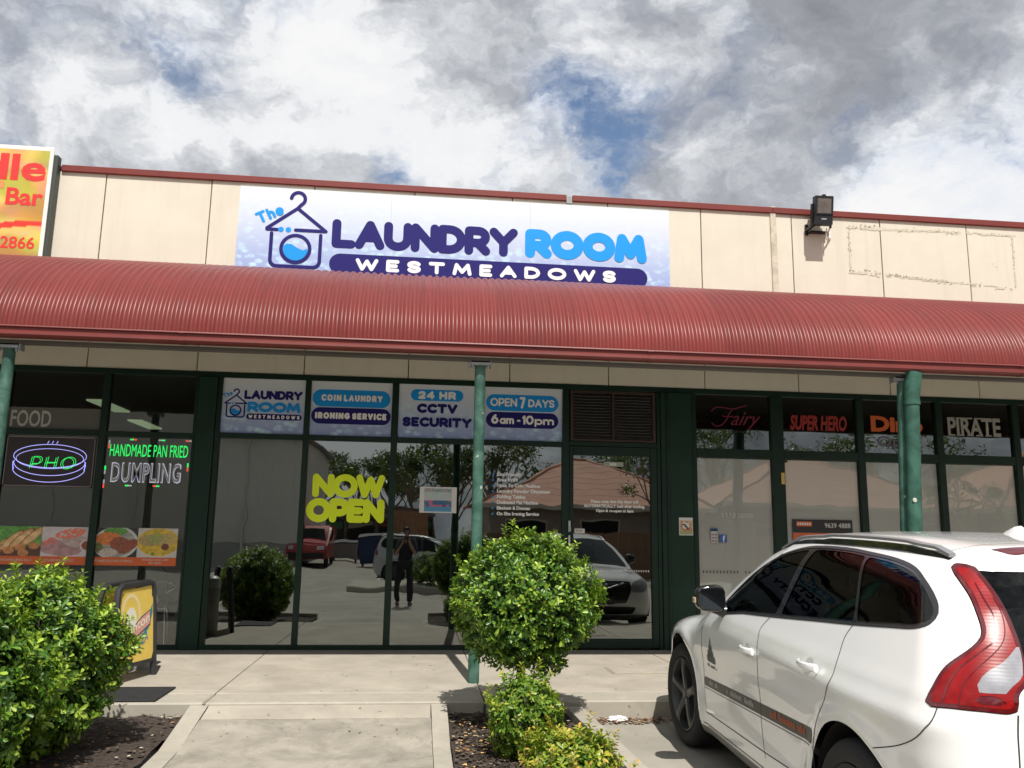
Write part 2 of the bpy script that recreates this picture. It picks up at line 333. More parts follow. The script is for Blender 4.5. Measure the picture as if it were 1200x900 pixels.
def banner_mat(name, vivid=1.0):
    m = bpy.data.materials.new(name); m.use_nodes = True; n = N(m.node_tree); b = n.n['Principled BSDF']; b.inputs['Roughness'].default_value = 0.45
    g = n.add('ShaderNodeTexCoord').outputs['Generated']; sp = n.add('ShaderNodeSeparateXYZ'); n.link(g, sp.inputs[0])
    ob = n.add('ShaderNodeTexCoord').outputs['Object']
    base = n.ramp(sp.outputs[2], [(0.0, (0.28, 0.36, 0.68)), (0.30, (0.40, 0.49, 0.74)), (0.62, (0.58, 0.65, 0.80)), (0.95, (0.70, 0.75, 0.80))])
    v = n.add('ShaderNodeTexVoronoi'); v.inputs['Scale'].default_value = 9; v.inputs['Randomness'].default_value = 1.0
    mp = n.add('ShaderNodeMapping'); mp.inputs['Rotation'].default_value = (0, R(35), 0); mp.inputs['Scale'].default_value = (1.0, 1, 1.7); n.link(ob, mp.inputs[0]); n.link(mp.outputs[0], v.inputs['Vector'])
    bub = n.ramp(v.outputs['Distance'], [(0.0, (1, 1, 1)), (0.35, (0.7, 0.7, 0.7)), (0.55, (0, 0, 0))])
    sel = n.ramp(n.noise(ob, 5, 3, 0.6), [(0.38, (0, 0, 0)), (0.6, (1, 1, 1))])
    amt = n.math('MULTIPLY', n.math('MULTIPLY', bub, sel), n.ramp(sp.outputs[2], [(0.1, (.95, .95, .95)), (0.85, (.1, .1, .1))]))
    c = n.mix(amt, base, (0.62, 0.90, 1.0)); n.link(c, b.inputs['Base Color']); return m
M_banner = banner_mat('bubble_banner_print')

# ------------------------------------------------------------ ground
def zlot(y):
    return -0.145-(max(0, min(1, (-3.1-y)/6.4)))*0.215
M_conc = mat('footpath_concrete', (0.43, 0.39, 0.325), 0.85, specks=(.16, .145, .12, 6, .10), var=0.15, vscale=2.4, bump=0.6, bscale=120, dirt=(0.30, 0.265, 0.22, 0.55), dscale=1.1)
M_ramp = mat('worn_concrete', (0.335, 0.305, 0.255), 0.9, specks=(.15, .14, .12, 14, .11), var=0.16, vscale=3.5, bump=0.35, bscale=150, dirt=(0.20, 0.18, 0.15, 0.85), dscale=2.9)
M_edge = mat('edging_concrete', (0.40, 0.37, 0.31), 0.85, specks=(.2, .18, .15, 12, .10), var=0.10, vscale=3, bump=0.25, bscale=120, dirt=(0.27, 0.245, 0.2, 0.5), dscale=3)
M_lot = mat('car_park_concrete', (0.345, 0.32, 0.275), 0.9, specks=(.13, .12, .11, 8, .10), var=0.12, vscale=1.2, bump=0.35, bscale=130, dirt=(0.21, 0.195, 0.165, 0.6), dscale=0.9)
M_soil = mat('planter_soil', (0.050, 0.036, 0.028), 0.95, var=0.5, vscale=30, bump=1.0, bscale=55)
M_grass = mat('far_ground', (0.10, 0.10, 0.06), 0.95, var=0.3, vscale=0.2)

def ground_sheet():
    # car park with the same fall as the lot, extended far; hole-free: planters sit on top
    g = G(); xs = [-60, -20, -12, -1.9, -1.71, 0.31, 1.43, 1.9, 14, 20, 60]; ys = [-3.1, -3.5, -4.5, -5.5, -6.5, -7.5, -8.5, -9.5, -14, -40, -60]
    vs = [(x, y, zlot(y)-(0.03 if x < 1.42 and y > -6.1 else 0)) for y in ys for x in xs]; nx = len(xs)
    g.add(vs, [(j*nx+i, j*nx+i+1, (j+1)*nx+i+1, (j+1)*nx+i) for j in range(len(ys)-1) for i in range(nx-1)])
    o = g.build('car_park', M_lot, kind='structure', smooth=False)
    g = G(); g.add([(-900, -900, -0.9), (900, -900, -0.9), (900, 900, -0.9), (-900, 900, -0.9)], [(0, 1, 2, 3)]); g.build('ground', M_grass, kind='structure')
    return o
ground_sheet()
def footpath():
    base = G().box(-14, 16, -3.095, 0.3, -0.5, -0.012).build('footpath', M_joint, kind='structure')
    xs = [-14, -11.5, -9, -6.5, -4.0, -1.60, 0.62, 2.80, 5.0, 7.2, 9.4, 11.6, 16]
    for i in range(len(xs)-1):
        a, b = xs[i], xs[i+1]; dz = random.uniform(-0.0015, 0.0015)
        sl = G().bbox(a+.004, b-.004, -2.70, -0.02, -0.09, dz, 0.004).build('slab', M_conc, base)
        kb = G().bbox(a+.004, b-.004, -3.10, -2.708, -0.40, dz-0.001, 0.012).build('kerb_stone', M_edge, base)
    return base
footpath()
def ramp():
    def zr(y): return max(-0.02-0.19*(-3.1-y), zlot(y)+0.006)
    base = None
    ys = [-3.104, -3.37, -3.378, -4.0, -4.6, -5.0, -5.6, -6.4, -7.0]
    def strip(x0, x1, ys, name, m, parent, dz=0.0):
        g = G()
        vs = [(x, y, zr(y)+dz-(0.35 if lo else 0)) for y in ys for lo in (0, 1) for x in (x0, x1)]
        fs = []
        for j in range(len(ys)-1):
            a = j*4; b = a+4
            fs += [(a, a+1, b+1, b), (a+2, b+2, b+3, a+3), (a, b, b+2, a+2), (a+1, a+3, b+3, b+1)]
        fs += [(0, 2, 3, 1), (len(ys)*4-4, len(ys)*4-3, len(ys)*4-1, len(ys)*4-2)]
        return g.add(vs, fs).build(name, m, parent)
    base = strip(-1.56, 0.18, [-3.378, -4.0, -4.6, -5.2, -5.9], 'path', M_ramp, None); base['kind'] = 'structure'
    strip(-1.555, 0.175, [-3.104, -3.37], 'slab', M_conc, base)
    strip(-1.70, -1.564, [-3.104, -3.9, -4.7, -5.2, -5.9], 'edging', M_edge, base, 0.002)
    strip(0.184, 0.31, [-3.104, -3.9, -4.7, -5.2, -5.9], 'edging', M_edge, base, 0.002)
ramp()
def beds():
    for nm, x0, x1, y0, zz in (('garden_bed', -12, -1.70, -6.0, -0.10), ('garden_bed', 0.31, 1.29, -6.0, -0.10)):
        nx = max(6, int((x1-x0)*8)) if x1-x0 < 3 else 60; ny = 24; g = G()
        r = random.Random(5)
        vs = [(x0+(x1-x0)*i/nx, -3.1+(y0+3.1)*j/ny, zz-0.05*(j/ny)*2+r.uniform(-.014, .014)) for j in range(ny+1) for i in range(nx+1)]
        g.add(vs, [(j*(nx+1)+i, j*(nx+1)+i+1, (j+1)*(nx+1)+i+1, (j+1)*(nx+1)+i) for j in range(ny) for i in range(nx)])
        g.build(nm, M_soil, kind='structure', smooth='all')
    ks = G(); ys = [-3.104, -4.0, -5.0, -6.1]
    for a, b in zip(ys[:-1], ys[1:]):
        xa = 1.29+(-3.1-a)*0.06; xb = 1.29+(-3.1-b)*0.06; za = zlot(a)+0.10; zb = zlot(b)+0.10; y1 = b+0.006
        ks.add([(xa, a, za), (xa+.13, a, za), (xb+.13, y1, zb), (xb, y1, zb), (xa-.01, a, za-.4), (xa+.15, a, za-.4), (xb+.15, y1, zb-.4), (xb-.01, y1, zb-.4)],
               [(0, 1, 2, 3), (0, 3, 7, 4), (1, 5, 6, 2), (0, 4, 5, 1), (3, 2, 6, 7)])
    ks.build('planter_kerb', M_edge, kind='structure')
    ks = G(); ks.bbox(-12, -1.70, -6.15, -6.0, -0.6, zlot(-6)+0.12, .012); ks.bbox(0.31, 1.29, -6.15, -6.0, -0.6, zlot(-6)+0.12, .012); ks.build('planter_kerb', M_edge, kind='structure')
beds()
# manhole cover on the footpath, mat
t = thing('access_cover', 'flat concrete access cover set in the footpath outside the glass door', 'access cover', (2.33, -1.57, 0))
G().bbox(2.00, 2.66, -1.78, -1.36, -0.02, 0.004, .002).build('cover_frame', mat('cover_rim', (0.30, 0.27, 0.2), 0.8, var=.2), t)
G().bbox(2.03, 2.63, -1.755, -1.385, -0.02, 0.0065, .002).build('cover_plate', M_conc, t)
t = G(); t.bbox(-2.52, -1.98, -3.06, -2.46, 0.002, 0.016, .005)
t = tag(t.build('rubber_mat', mat('black_rubber', (0.018, 0.018, 0.02), 0.8, var=0.3, vscale=20, bump=.5, bscale=200)), 'black rectangular rubber mat on the footpath edge by the yellow sandwich board', 'mat')

# ------------------------------------------------------------ building
B = thing('shop_building', 'long cream panelled shop building with dark green shopfront frames', 'building', (0, 0, 0))
PX = [-3.915+1.2577*k for k in range(-8, 14)]
for a, b in zip(PX[:-1], PX[1:]):
    d = random.uniform(-.0015, .0015)
    G().bbox(a+.006, b-.006, -0.02+d, 0.10, 3.215, 5.64, .004).build('wall_panel', M_cream, B)
G().box(PX[0], PX[-1], 0.02, 0.14, 3.20, 5.63).build('joint_backing', M_joint, B)
G().box(PX[0], PX[-1], 0.16, 9.0, 5.2, 5.3).build('roof', M_galv, B)
for a, b in ((PX[0], -4.46), (-4.44, 1.82), (1.90, 4.624), (4.626, 8.60), (8.602, PX[-1])):
    G().bbox(a, b, -0.055, 0.22, 5.633, 5.715, .006).build('capping', M_red, B)
G().bbox(1.82, 1.90, -0.04, 0.2, 5.60, 5.70, .004).build('capping_joiner', M_galv, B)
# electrical conduit cover on the wall
G().bbox(4.585, 4.665, -0.045, -0.018, 4.2, 5.73, .006).build('cable_cover', mat('dirty_cream_duct', (0.62, 0.56, 0.45), 0.7, var=.1, vscale=8, dirt=(0.35, 0.3, 0.22, .8), dscale=7), B)
# interior shells: rear wall, floor, ceiling, dividing walls
G().box(-12, 16, 7.0, 7.1, 0, 3.3).build('rear_wall', mat('interior_wall', (0.22, 0.22, 0.19), 0.9), B)
G().box(-12, 16, 0.10, 7.0, -0.02, 0.012).build('interior_floor', mat('interior_tiles', (0.16, 0.155, 0.14), 0.5, var=.2), B)
G().box(-12, 16, 0.12, 7.0, 3.22, 3.3).build('interior_ceiling', mat('interior_ceiling', (0.10, 0.10, 0.095), 0.9), B)
for x in (-2.5, 3.2):
    G().box(x-.06, x+.06, 0.12, 7.0, 0.012, 3.22).build('dividing_wall', mat('interior_wall', (0.3, 0.3, 0.27), 0.9), B)
for x0 in (-12.1, 16.0): G().box(x0, x0+.1, 0.12, 7.1, 0, 5.2).build('side_wall', M_cream, B)
G().box(-12, 16, 7.12, 7.2, 0, 5.2).build('outer_rear_wall', M_cream, B)

FR = 0.032
def member(name, x0, x1, z0, z1, y0=-FR, y1=0.06, m=None, parent=None):
    return G().bbox(x0, x1, y0, y1, z0, z1, .004).build(name, m or M_dkgreen, parent or B)
# head and sill, run the full length
member('head_rail', -12, 16, 3.145, 3.212, -0.03)
def bay(xs, z_tr0, z_tr1, sill=0.05):
    """one shopfront: xs = list of (mullion left, mullion right)"""
    for a, b in xs: member('mullion', a, b, 0.0, 3.144, -0.034)
    for (a, b), (c, d) in zip(xs[:-1], xs[1:]):
        member('transom', b, c, z_tr0, z_tr1, -0.030); member('sill_rail', b, c, 0.0, sill, -0.030)
def pane(x0, x1, z0, z1, m=None, y=0.012, parent=None, name='window_pane'):
    g = G(); g.cur = 1; g.box(x0-.01, x1+.01, y, y+.006, z0-.01, z1+.01); g.mi[2] = 0
    return g.build(name, [m or GLASS, CLEAR], parent or B)
# green pillars
def pillar(x0, x1):
    member('pillar', x0, x1, 0.0, 3.144, -0.05, 0.11, M_dkgreen2)
pillar(-2.608, -2.395); pillar(3.035, 3.435)
member('pillar_flange', 2.985, 3.030, 0.0, 3.14, -0.035, .08)
member('pillar_flange', 3.10, 3.135, 0.0, 3.14, -0.065, -.052)
# left shop
LX = [(-11.06, -10.99), (-10.0, -9.93), (-8.95, -8.88), (-7.89, -7.82), (-6.83, -6.76), (-5.78, -5.70), (-4.80, -4.73), (-3.70, -3.62), (-2.645, -2.612)]
bay(LX, 2.40, 2.465)
for (a, b), (c, d) in zip(LX[:-1], LX[1:]):
    pane(b, c, .05, 2.40, GLASS2); pane(b, c, 2.465, 3.144, GLASS2)
# laundry
QX = [(-2.39, -2.335), (-1.365, -1.30), (-0.322, -0.245), (0.735, 0.80)]
bay(QX+[(1.785, 1.87)], 2.42, 2.482)
for (a, b), (c, d) in zip(QX, QX[1:]+[(1.785, 1.87)]):
    pane(b, c, .05, 2.42)
# right shop
RX = [(3.44, 3.50), (4.487, 4.65), (5.65, 5.74), (6.745, 6.835), (7.83, 7.92), (8.92, 9.01), (10.0, 10.09), (11.1, 11.19), (12.2, 12.29), (13.3, 13.39), (14.4, 14.49)]
bay(RX, 2.335, 2.45)
M_blind = mat('white_roller_blind', (0.86, 0.85, 0.81), 0.9, var=.03, vscale=2)
for (a, b), (c, d) in zip(RX[:-1], RX[1:]):
    pane(b, c, .05, 2.335, GLASS2); pane(b, c, 2.45, 3.144)
    G().box(b+.002, c-.002, 0.035, 0.04, 0.06, 2.33).build('window_film', M_blind, B)
member('awning_hinge', 4.655, 4.69, 2.3, 2.32)
# louvre above the laundry door
lv = G(); lv.bbox(1.885, 1.925, -.03, .03, 2.50, 3.14, .003); lv.bbox(2.935, 2.975, -.03, .03, 2.50, 3.14, .003); lv.bbox(1.925, 2.935, -.03, .03, 2.50, 2.53, .003); lv.bbox(1.925, 2.935, -.03, .03, 3.105, 3.14, .003); lv.bbox(2.415, 2.445, -.032, .03, 2.53, 3.105, .003)
M_lvf = mat('brown_louvre_frame', (0.035, 0.018, 0.013), 0.5, var=.2)
LV = lv.build('louvre_vent', M_lvf, B)
me = None
for k in range(15):
    z = 2.555+k*0.0375
    for x0, x1 in ((1.928, 2.412), (2.448, 2.932)):
        if me is None:
            g = G(); g.obox((0, 0, 0), Vector((1, 0, 0)), Vector((0, math.cos(R(40)), math.sin(R(40)))), Vector((0, -math.sin(R(40)), math.cos(R(40)))), .242, .024, .002)
            o = g.build('blade', mat('grey_louvre_blade', (0.085, 0.083, 0.08), 0.5), LV); me = o.data
        else: o = link('blade', me, LV)
        o.location = ((x0+x1)/2, 0.0, z)
G().box(1.93, 2.93, .06, .07, 2.5, 3.14).build('backing', M_black, LV)
# door of the laundry
member('transom', 1.87, 2.985, 2.44, 2.495)
D = G()
D.bbox(1.872, 1.925, -.028, .045, .02, 2.435, .004); D.bbox(2.905, 2.982, -.028, .045, .02, 2.435, .004); D.bbox(1.925, 2.905, -.028, .045, 2.325, 2.435, .004); D.bbox(1.925, 2.905, -.028, .045, .02, .125, .004)
D = D.build('entrance_door', M_dkgreen, B)
pane(1.925, 2.905, .125, 2.325, parent=D, name='door_glass')
h = G(); h.bbox(1.862, 1.886, -.05, -.029, 1.385, 1.52, .004); h.tube([(1.874, -.05, 1.45), (1.874, -.085, 1.45), (1.874, -.085, 1.39)], .008)
h.bbox(1.862, 1.884, -.045, -.029, 1.16, 1.345, .004); h.build('door_handle', mat('brushed_steel', (.6, .6, .58), .35, .8), D)
M_stk = mat('white_sticker', (.7, .7, .68), .6)
s1 = G().box(2.31, 2.56, .002, .0105, 2.195, 2.25).build('sticker', mat('grey_sticker', (.36, .38, .34), .6), D)
G().box(2.385, 2.47, -.001, .0015, 2.205, 2.24).build('label_patch', M_stk, D)
s2 = G().box(1.945, 2.07, .002, .0105, 1.372, 1.425).build('sticker', M_stk, D); text('PUSH', 1.965, 2.045, 1.388, 1.412, 0.0, M_black, D)
def dots(x0, x1, z, n, m, parent, h=.024, w=.010, y=.008):
    g = G()
    for i in range(n):
        x = x0+(x1-x0)*(i+.5)/n; g.box(x-w/2, x+w/2, y-.001, y+.001, z-h/2, z+h/2)
    return g.build('safety_marks', m, parent)
dots(1.99, 2.88, 0.925, 30, M_white, D)
dots(3.54, 4.02, 0.925, 11, M_dark, B, .03, .012); dots(4.08, 4.46, 0.925, 8, M_dark, B, .03, .012)
text('Please note that this door will\nAUTOMATICALLY lock after trading.\n10pm & re-open at 6am', 2.06, 2.83, 1.62, 1.78, 0.008, M_white, D, off=.09, keep='c')

# ------------------------------------------------------------ awning
AW = thing('awning', 'red corrugated bullnose awning running the length of the shops', 'awning', (0, 0, 3.0))
def awning():
    a, bb, z0 = 2.37, 1.185, 3.145; x0, x1 = -11.0, 15.0; P = 0.0762; per = 8
    nt = 34; nx = int((x1-x0)/P*per)
    ts = [R(90)*(i/nt)**0.9 for i in range(nt+1)]
    X = x0+np.arange(nx+1)*P/per; amp = 0.0115; c = amp*np.cos(2*np.pi*X/P)
    ez = np.random.default_rng(2)
    vs = np.zeros((nt+1, nx+1, 3))
    for i, t in enumerate(ts):
        y = -a*math.cos(t); z = z0+bb*math.sin(t); ny, nz = -math.cos(t)/a, math.sin(t)/bb; L = math.hypot(ny, nz)
        vs[i, :, 0] = X; vs[i, :, 1] = y+ny/L*c; vs[i, :, 2] = z+nz/L*c
    F = []
    for i in range(nt):
        b0 = i*(nx+1); b1 = (i+1)*(nx+1)
        F += [(b0+j, b0+j+1, b1+j+1, b1+j) for j in range(nx)]
    me = bpy.data.meshes.new('roof_sheet'); me.from_pydata(vs.reshape(-1, 3).tolist(), [], F); me.polygons.foreach_set('use_smooth', [True]*len(F))
    m = mat('red_colourbond', (0.195, 0.034, 0.030), 0.36, var=0.09, vscale=0.7, dirt=(0.16, 0.045, 0.038, 0.35), dscale=2.2, spec=0.32)
    nn = N(m.node_tree); pb = nn.n['Principled BSDF']; src = pb.inputs['Base Color'].links[0].from_socket; ob = nn.add('ShaderNodeTexCoord').outputs['Object']; sx = nn.add('ShaderNodeSeparateXYZ'); nn.link(ob, sx.inputs[0])
    wn = nn.add('ShaderNodeTexWhiteNoise', noise_dimensions='1D'); nn.link(nn.math('FLOOR', nn.math('DIVIDE', sx.outputs[0], .762)), wn.inputs['W'])
    tone = nn.math('ADD', nn.math('MULTIPLY', wn.outputs['Value'], .14), .93)
    mpp = nn.add('ShaderNodeMapping'); mpp.inputs['Scale'].default_value = (14, 1.2, .8); nn.link(ob, mpp.inputs[0]); rn = nn.ramp(nn.noise(mpp.outputs[0], 1.0, 5, .6), [(.45, (1, 1, 1)), (.78, (.88, .88, .89))])
    lap = nn.math('ABSOLUTE', nn.math('SUBTRACT', nn.math('FRACT', nn.math('DIVIDE', sx.outputs[0], .762)), .5)); lapc = nn.ramp(lap, [(.49, (1, 1, 1)), (.496, (.74, .74, .74))])
    cc = nn.mix(1.0, nn.mix(1.0, src, rn, 'MULTIPLY'), lapc, 'MULTIPLY'); cc = nn.vmath('SCALE', cc, scale=tone); nn.link(cc, pb.inputs['Base Color'])
    me.materials.append(m); link('roof_sheet', me, AW)
    # back side of the sheets: plain soffit lining a little below
    g = G(); n2 = 12
    for i in range(n2):
        t0, t1 = R(3)+R(87)*i/n2, R(3)+R(87)*(i+1)/n2; f = lambda t: (-(a-.05)*math.cos(t), z0-.06+(bb-.0)*math.sin(t))
        (ya, za), (yb, zb) = f(t0), f(t1); g.add([(x0, ya, za), (x1, ya, za), (x1, yb, zb), (x0, yb, zb)], [(0, 1, 2, 3)])
    g.build('underside_lining', M_soffit, AW)
    # gutter: quad profile
    prof = [(-2.37, 3.145), (-2.40, 3.147), (-2.405, 3.135), (-2.385, 3.125), (-2.385, 3.10), (-2.412, 3.085), (-2.415, 3.060), (-2.40, 3.042), (-2.30, 3.042), (-2.30, 3.125), (-2.31, 3.125), (-2.31, 3.052), (-2.395, 3.052), (-2.40, 3.078), (-2.375, 3.095), (-2.375, 3.12)]
    cuts = [x0, -6.6, -2.2, 2.25, 6.2, 10.4, x1]
    for c0, c1 in zip(cuts[:-1], cuts[1:]):
        g = G(); k = len(prof); g.add([(c0+.001, y, z) for y, z in prof]+[(c1-.001, y, z) for y, z in prof], [(i, (i+1) % k, k+(i+1) % k, k+i) for i in range(k)]); g.build('gutter', M_dkred, AW)
        g = G(); g.add([(c1-.03, y-.004 if y < -2.35 else y, z-.003) for y, z in prof[:9]]+[(c1+.03, y-.004 if y < -2.35 else y, z-.003) for y, z in prof[:9]], [(i, i+1, 10+i, 9+i) for i in range(8)]); g.build('gutter_joiner', M_dkred, AW)
    # support beams behind the gutter and rafters back to the wall
    G().box(x0, x1, -2.29, -2.20, 3.00, 3.032).build('beam', M_soffit, AW)
awning()
# posts
def post(x, label, y=-2.233, r=.052, lean=0.0):
    t = thing('awning_post', label, 'post', (x, y, 0), 'round green posts holding up the awning')
    G().tube([(x-lean, y, 0.0), (x, y, 2.955)], r, 20).build('pole', M_teal, t, smooth=True)
    g = G(); g.bbox(x-.095, x+.095, y-.06, y+.06, 2.956, 2.985, .004); g.bbox(x-.11, x-.095, y-.05, y+.05, 2.94, 2.998, .003); g.bbox(x+.095, x+.11, y-.05, y+.05, 2.94, 2.998, .003)
    g.build('top_plate', M_galv, t)
    g = G()
    for sx in (-.075, .075): g.tube([(x+sx, y-.035, 2.925), (x+sx, y-.035, 2.957)], .012, 6)
    g.build('bolts', M_galv, t); return t
post(.585, 'scuffed green round post in front of the laundry windows, left of the round bush')
post(-3.76, 'green round post at the left end, in front of the food shop')
post(4.955, 'green round post partly hidden behind the fat green downpipe', lean=.13)
dp = thing('downpipe', 'fat green downpipe with an elbow at its top beside the right awning post', 'downpipe', (5.0, -2.30, 0))
g = G(); g.tube([(4.855, -2.33, -.0), (4.985, -2.33, 2.72)], .073, 20); g.build('pipe', M_tealp, dp, smooth=True)
g = G(); g.tube([(4.985, -2.33, 2.70), (4.985, -2.33, 2.80), (5.0, -2.34, 2.90), (5.02, -2.35, 3.034)], .080, 20); g.lathe([(.083, 2.70), (.083, 2.745)], (4.985, -2.33, 0), 20); g.build('elbow', M_tealp, dp, smooth=True)
g = G(); g.lathe([(.0, 0), (.020, .0), (.024, .004), (.020, .012)], (4.905, -2.405, 1.735), 7, 'Y'); g.build('paint_chip', mat('bare_chip', (.5, .52, .45), .7), dp)
def crom_(pts, n=6):
    out = []; k = len(pts)
    for i in range(k-1):
        p0, p1, p2, p3 = [np.array(pts[min(max(i+j, 0), k-1)], float) for j in (-1, 0, 1, 2)]
        for q in range(n):
            t = q/n; out.append(tuple(.5*((2*p1)+(-p0+p2)*t+(2*p0-5*p1+4*p2-p3)*t*t+(-p0+3*p1-3*p2+p3)*t**3)))
    return out+[tuple(pts[-1])]
# ------------------------------------------------------------ signs
def house_logo(cx, cz, w, y, m1, m2, parent, t=0.018):
    """hanger + washing machine emblem; cx,cz = centre of the drum, w = overall hanger width"""
    k = w/0.72; P = lambda x, z: (cx+x*k, cz+z*k); g = G()
    pl = [[P(0.0, .53), P(-.36, .255), P(-.36, .24), P(-.235, .24)], [P(0, .53), P(.36, .245), P(-.03+.02, .245)],
          [P(-.085, .66)]+[P(a, b) for a, b in arc(0, .655, .085, .085, 165, -60, 12)]+[P(0.0, .53)],
          [P(-.30, .19)]+[P(a, b) for a, b in [(-.30, -.14)]]+[P(a, b) for a, b in arc(-.22, -.15, .08, .08, 180, 270, 6)]+[P(a, b) for a, b in arc(.22, -.15, .08, .08, 270, 360, 6)]+[P(.30, .19)]]
    strokes(g, pl, t, y); ring = [P(a, b) for a, b in arc(0, 0, .175, .175, 0, 360, 28)]; strokes(g, [ring], t, y-.0001)
    o = g.build('logo', m1, parent, fixn=False)
    g = G(); wave = [P(.15*math.cos(R(a)), .15*math.sin(R(a))) for a in range(190, 351, 10)]+[P(.148, .01), P(.09, -.015), (P(.02, .015)), P(-.05, .06), P(-.11, .065), P(-.148, .03)]
    g.add([(x, y-.0002, z) for x, z in wave], [tuple(range(len(wave)))])
    for dx in (-.19, -.10): g.add([(x, y-.0002, z) for x, z in [P(dx+a, .245+b) for a, b in arc(0, 0, .034, .034, 0, 340, 14)]], [tuple(range(15))])
    g.build('logo_water', m2, parent, fixn=False)
sg = thing('shop_sign', 'wide pale blue bubble banner reading The LAUNDRY ROOM WESTMEADOWS on the wall above the awning', 'sign', (0.44, -0.03, 4.4))
G().box(-2.305, 3.193, -0.036, -0.0235, 4.42, 5.585).build('board', M_banner, sg)
for x in (-.43, 1.35): G().box(x-.002, x+.002, -.0368, -.036, 4.42, 5.585).build('board_seam', mat('seam_grey', (.45, .47, .6), .6), sg)
Y0 = -0.0375
g = G(); pill(g, -1.17, 2.89, 4.50, 4.765, Y0); g.build('name_bar', M_navy, sg, fixn=False)
stroke_text('LAUNDRY', -1.155, 1.19, 4.835, 5.215, .056, Y0-.0006, M_navy, sg, gap=-.25)
stroke_text('ROOM', 1.285, 2.885, 4.835, 5.225, .066, Y0-.0006, M_sky, sg, gap=-.25)
stroke_text('WESTMEADOWS', -.845, 2.47, 4.555, 4.715, .0235, Y0-.0010, M_white, sg, gap=4.2)
stroke_text('The', -2.045, -1.70, 5.09, 5.245, .018, Y0-.002, M_sky, sg, rot=R(27), gap=.6)
house_logo(-1.59, 4.795, .72, Y0-.002, M_navy, M_sky, sg, .022)
# transom window signs of the laundry
def film(x0, x1, z0, z1, name, label):
    t = thing(name, label, 'window sign', ((x0+x1)/2, -.002, z0)); G().box(x0, x1, -.006, .004, z0, z1).build('panel', M_banner, t); return t
YF = -0.0075
t = film(-2.337, -1.362, 2.478, 3.147, 'window_sign', 'small logo and name panel reading The LAUNDRY ROOM in the first high window')
stroke_text('LAUNDRY', -2.085, -1.40, 2.895, 3.005, .016, YF, M_navy, t, gap=-.1); stroke_text('ROOM', -2.04, -1.415, 2.74, 2.865, .0195, YF, M_sky, t, gap=-.1)
g = G(); pill(g, -2.045, -1.395, 2.65, 2.722, YF); g.build('name_bar', M_navy, t, fixn=False); stroke_text('WESTMEADOWS', -2.02, -1.42, 2.664, 2.708, .006, YF-.0006, M_white, t, gap=3.2)
stroke_text('The', -2.315, -2.20, 2.895, 2.95, .006, YF, M_sky, t, rot=R(27), gap=.6); house_logo(-2.175, 2.755, .25, YF, M_navy, M_sky, t, .0085)
t = film(-1.297, -.325, 2.478, 3.147, 'window_sign', 'panel reading COIN LAUNDRY and IRONING SERVICE in the second high window')
g = G(); pill(g, -1.28, -.345, 2.835, 3.045, YF); g.build('name_bar', M_sky, t, fixn=False); g = G(); pill(g, -1.285, -.335, 2.625, 2.825, YF); g.build('name_bar', M_navy, t, fixn=False)
stroke_text('COIN LAUNDRY', -1.175, -.44, 2.905, 2.985, .0115, YF-.0006, M_white, t, gap=.9); stroke_text('IRONING SERVICE', -1.24, -.385, 2.685, 2.765, .0125, YF-.0006, M_white, t, gap=.6)
t = film(-.242, .738, 2.478, 3.147, 'window_sign', 'panel reading 24 HR CCTV SECURITY in the high window behind the green post')
g = G(); pill(g, -.10, .545, 2.945, 3.085, YF); g.build('name_bar', M_sky, t, fixn=False)
stroke_text('24 HR', -.01, .455, 2.965, 3.065, .0155, YF-.0006, M_white, t, gap=.8); stroke_text('CCTV', -.02, .475, 2.79, 2.91, .0195, YF, M_navy, t, gap=.2); stroke_text('SECURITY', -.19, .655, 2.62, 2.74, .0185, YF, M_navy, t, gap=.2)
t = film(.797, 1.788, 2.478, 3.147, 'window_sign', 'panel reading OPEN 7 DAYS 6am - 10pm in the high window beside the louvre')
g = G(); pill(g, .83, 1.735, 2.85, 3.055, YF); g.build('name_bar', M_sky, t, fixn=False); g = G(); pill(g, .83, 1.735, 2.64, 2.835, YF); g.build('name_bar', M_navy, t, fixn=False)
stroke_text('OPEN', .88, 1.215, 2.905, 3.01, .0105, YF-.0006, M_white, t, gap=.3); stroke_text('7', 1.245, 1.32, 2.885, 3.03, .015, YF-.0006, M_white, t); stroke_text('DAYS', 1.355, 1.685, 2.905, 3.005, .0105, YF-.0006, M_white, t, gap=.3)
stroke_text('6', .895, .985, 2.685, 2.805, .0145, YF-.0006, M_white, t); stroke_text('am', 1.0, 1.18, 2.685, 2.79, .012, YF-.0006, M_white, t); stroke_text('-', 1.215, 1.26, 2.685, 2.79, .011, YF-.0006, M_white, t)
stroke_text('10', 1.28, 1.425, 2.685, 2.80, .0135, YF-.0006, M_white, t, gap=.2); stroke_text('pm', 1.435, 1.68, 2.685, 2.79, .012, YF-.0006, M_white, t)
t = thing('window_lettering', 'big bright lime NOW OPEN letters stuck on the laundry window', 'sign', (-.8, 0, 1.46))
stroke_text('NOW', -1.225, -.37, 1.745, 2.025, .040, .008, M_lime, t, gap=-.55); stroke_text('OPEN', -1.285, -.365, 1.45, 1.735, .043, .008, M_lime, t, gap=-.55)
t = thing('window_lettering', 'white list of laundry services with blue dots beside the green post', 'sign', (1.3, 0, 1.55))
items = ['Eco Friendly', 'Free WiFi', 'Note To Coin Machine', 'Laundry Powder Dispenser', 'Folding Tables', 'Dedicated Pet Machine', 'Blankets & Doonas', 'On Site Ironing Service']
wid = [.30, .25, .53, .66, .35, .51, .41, .52]; g = G()
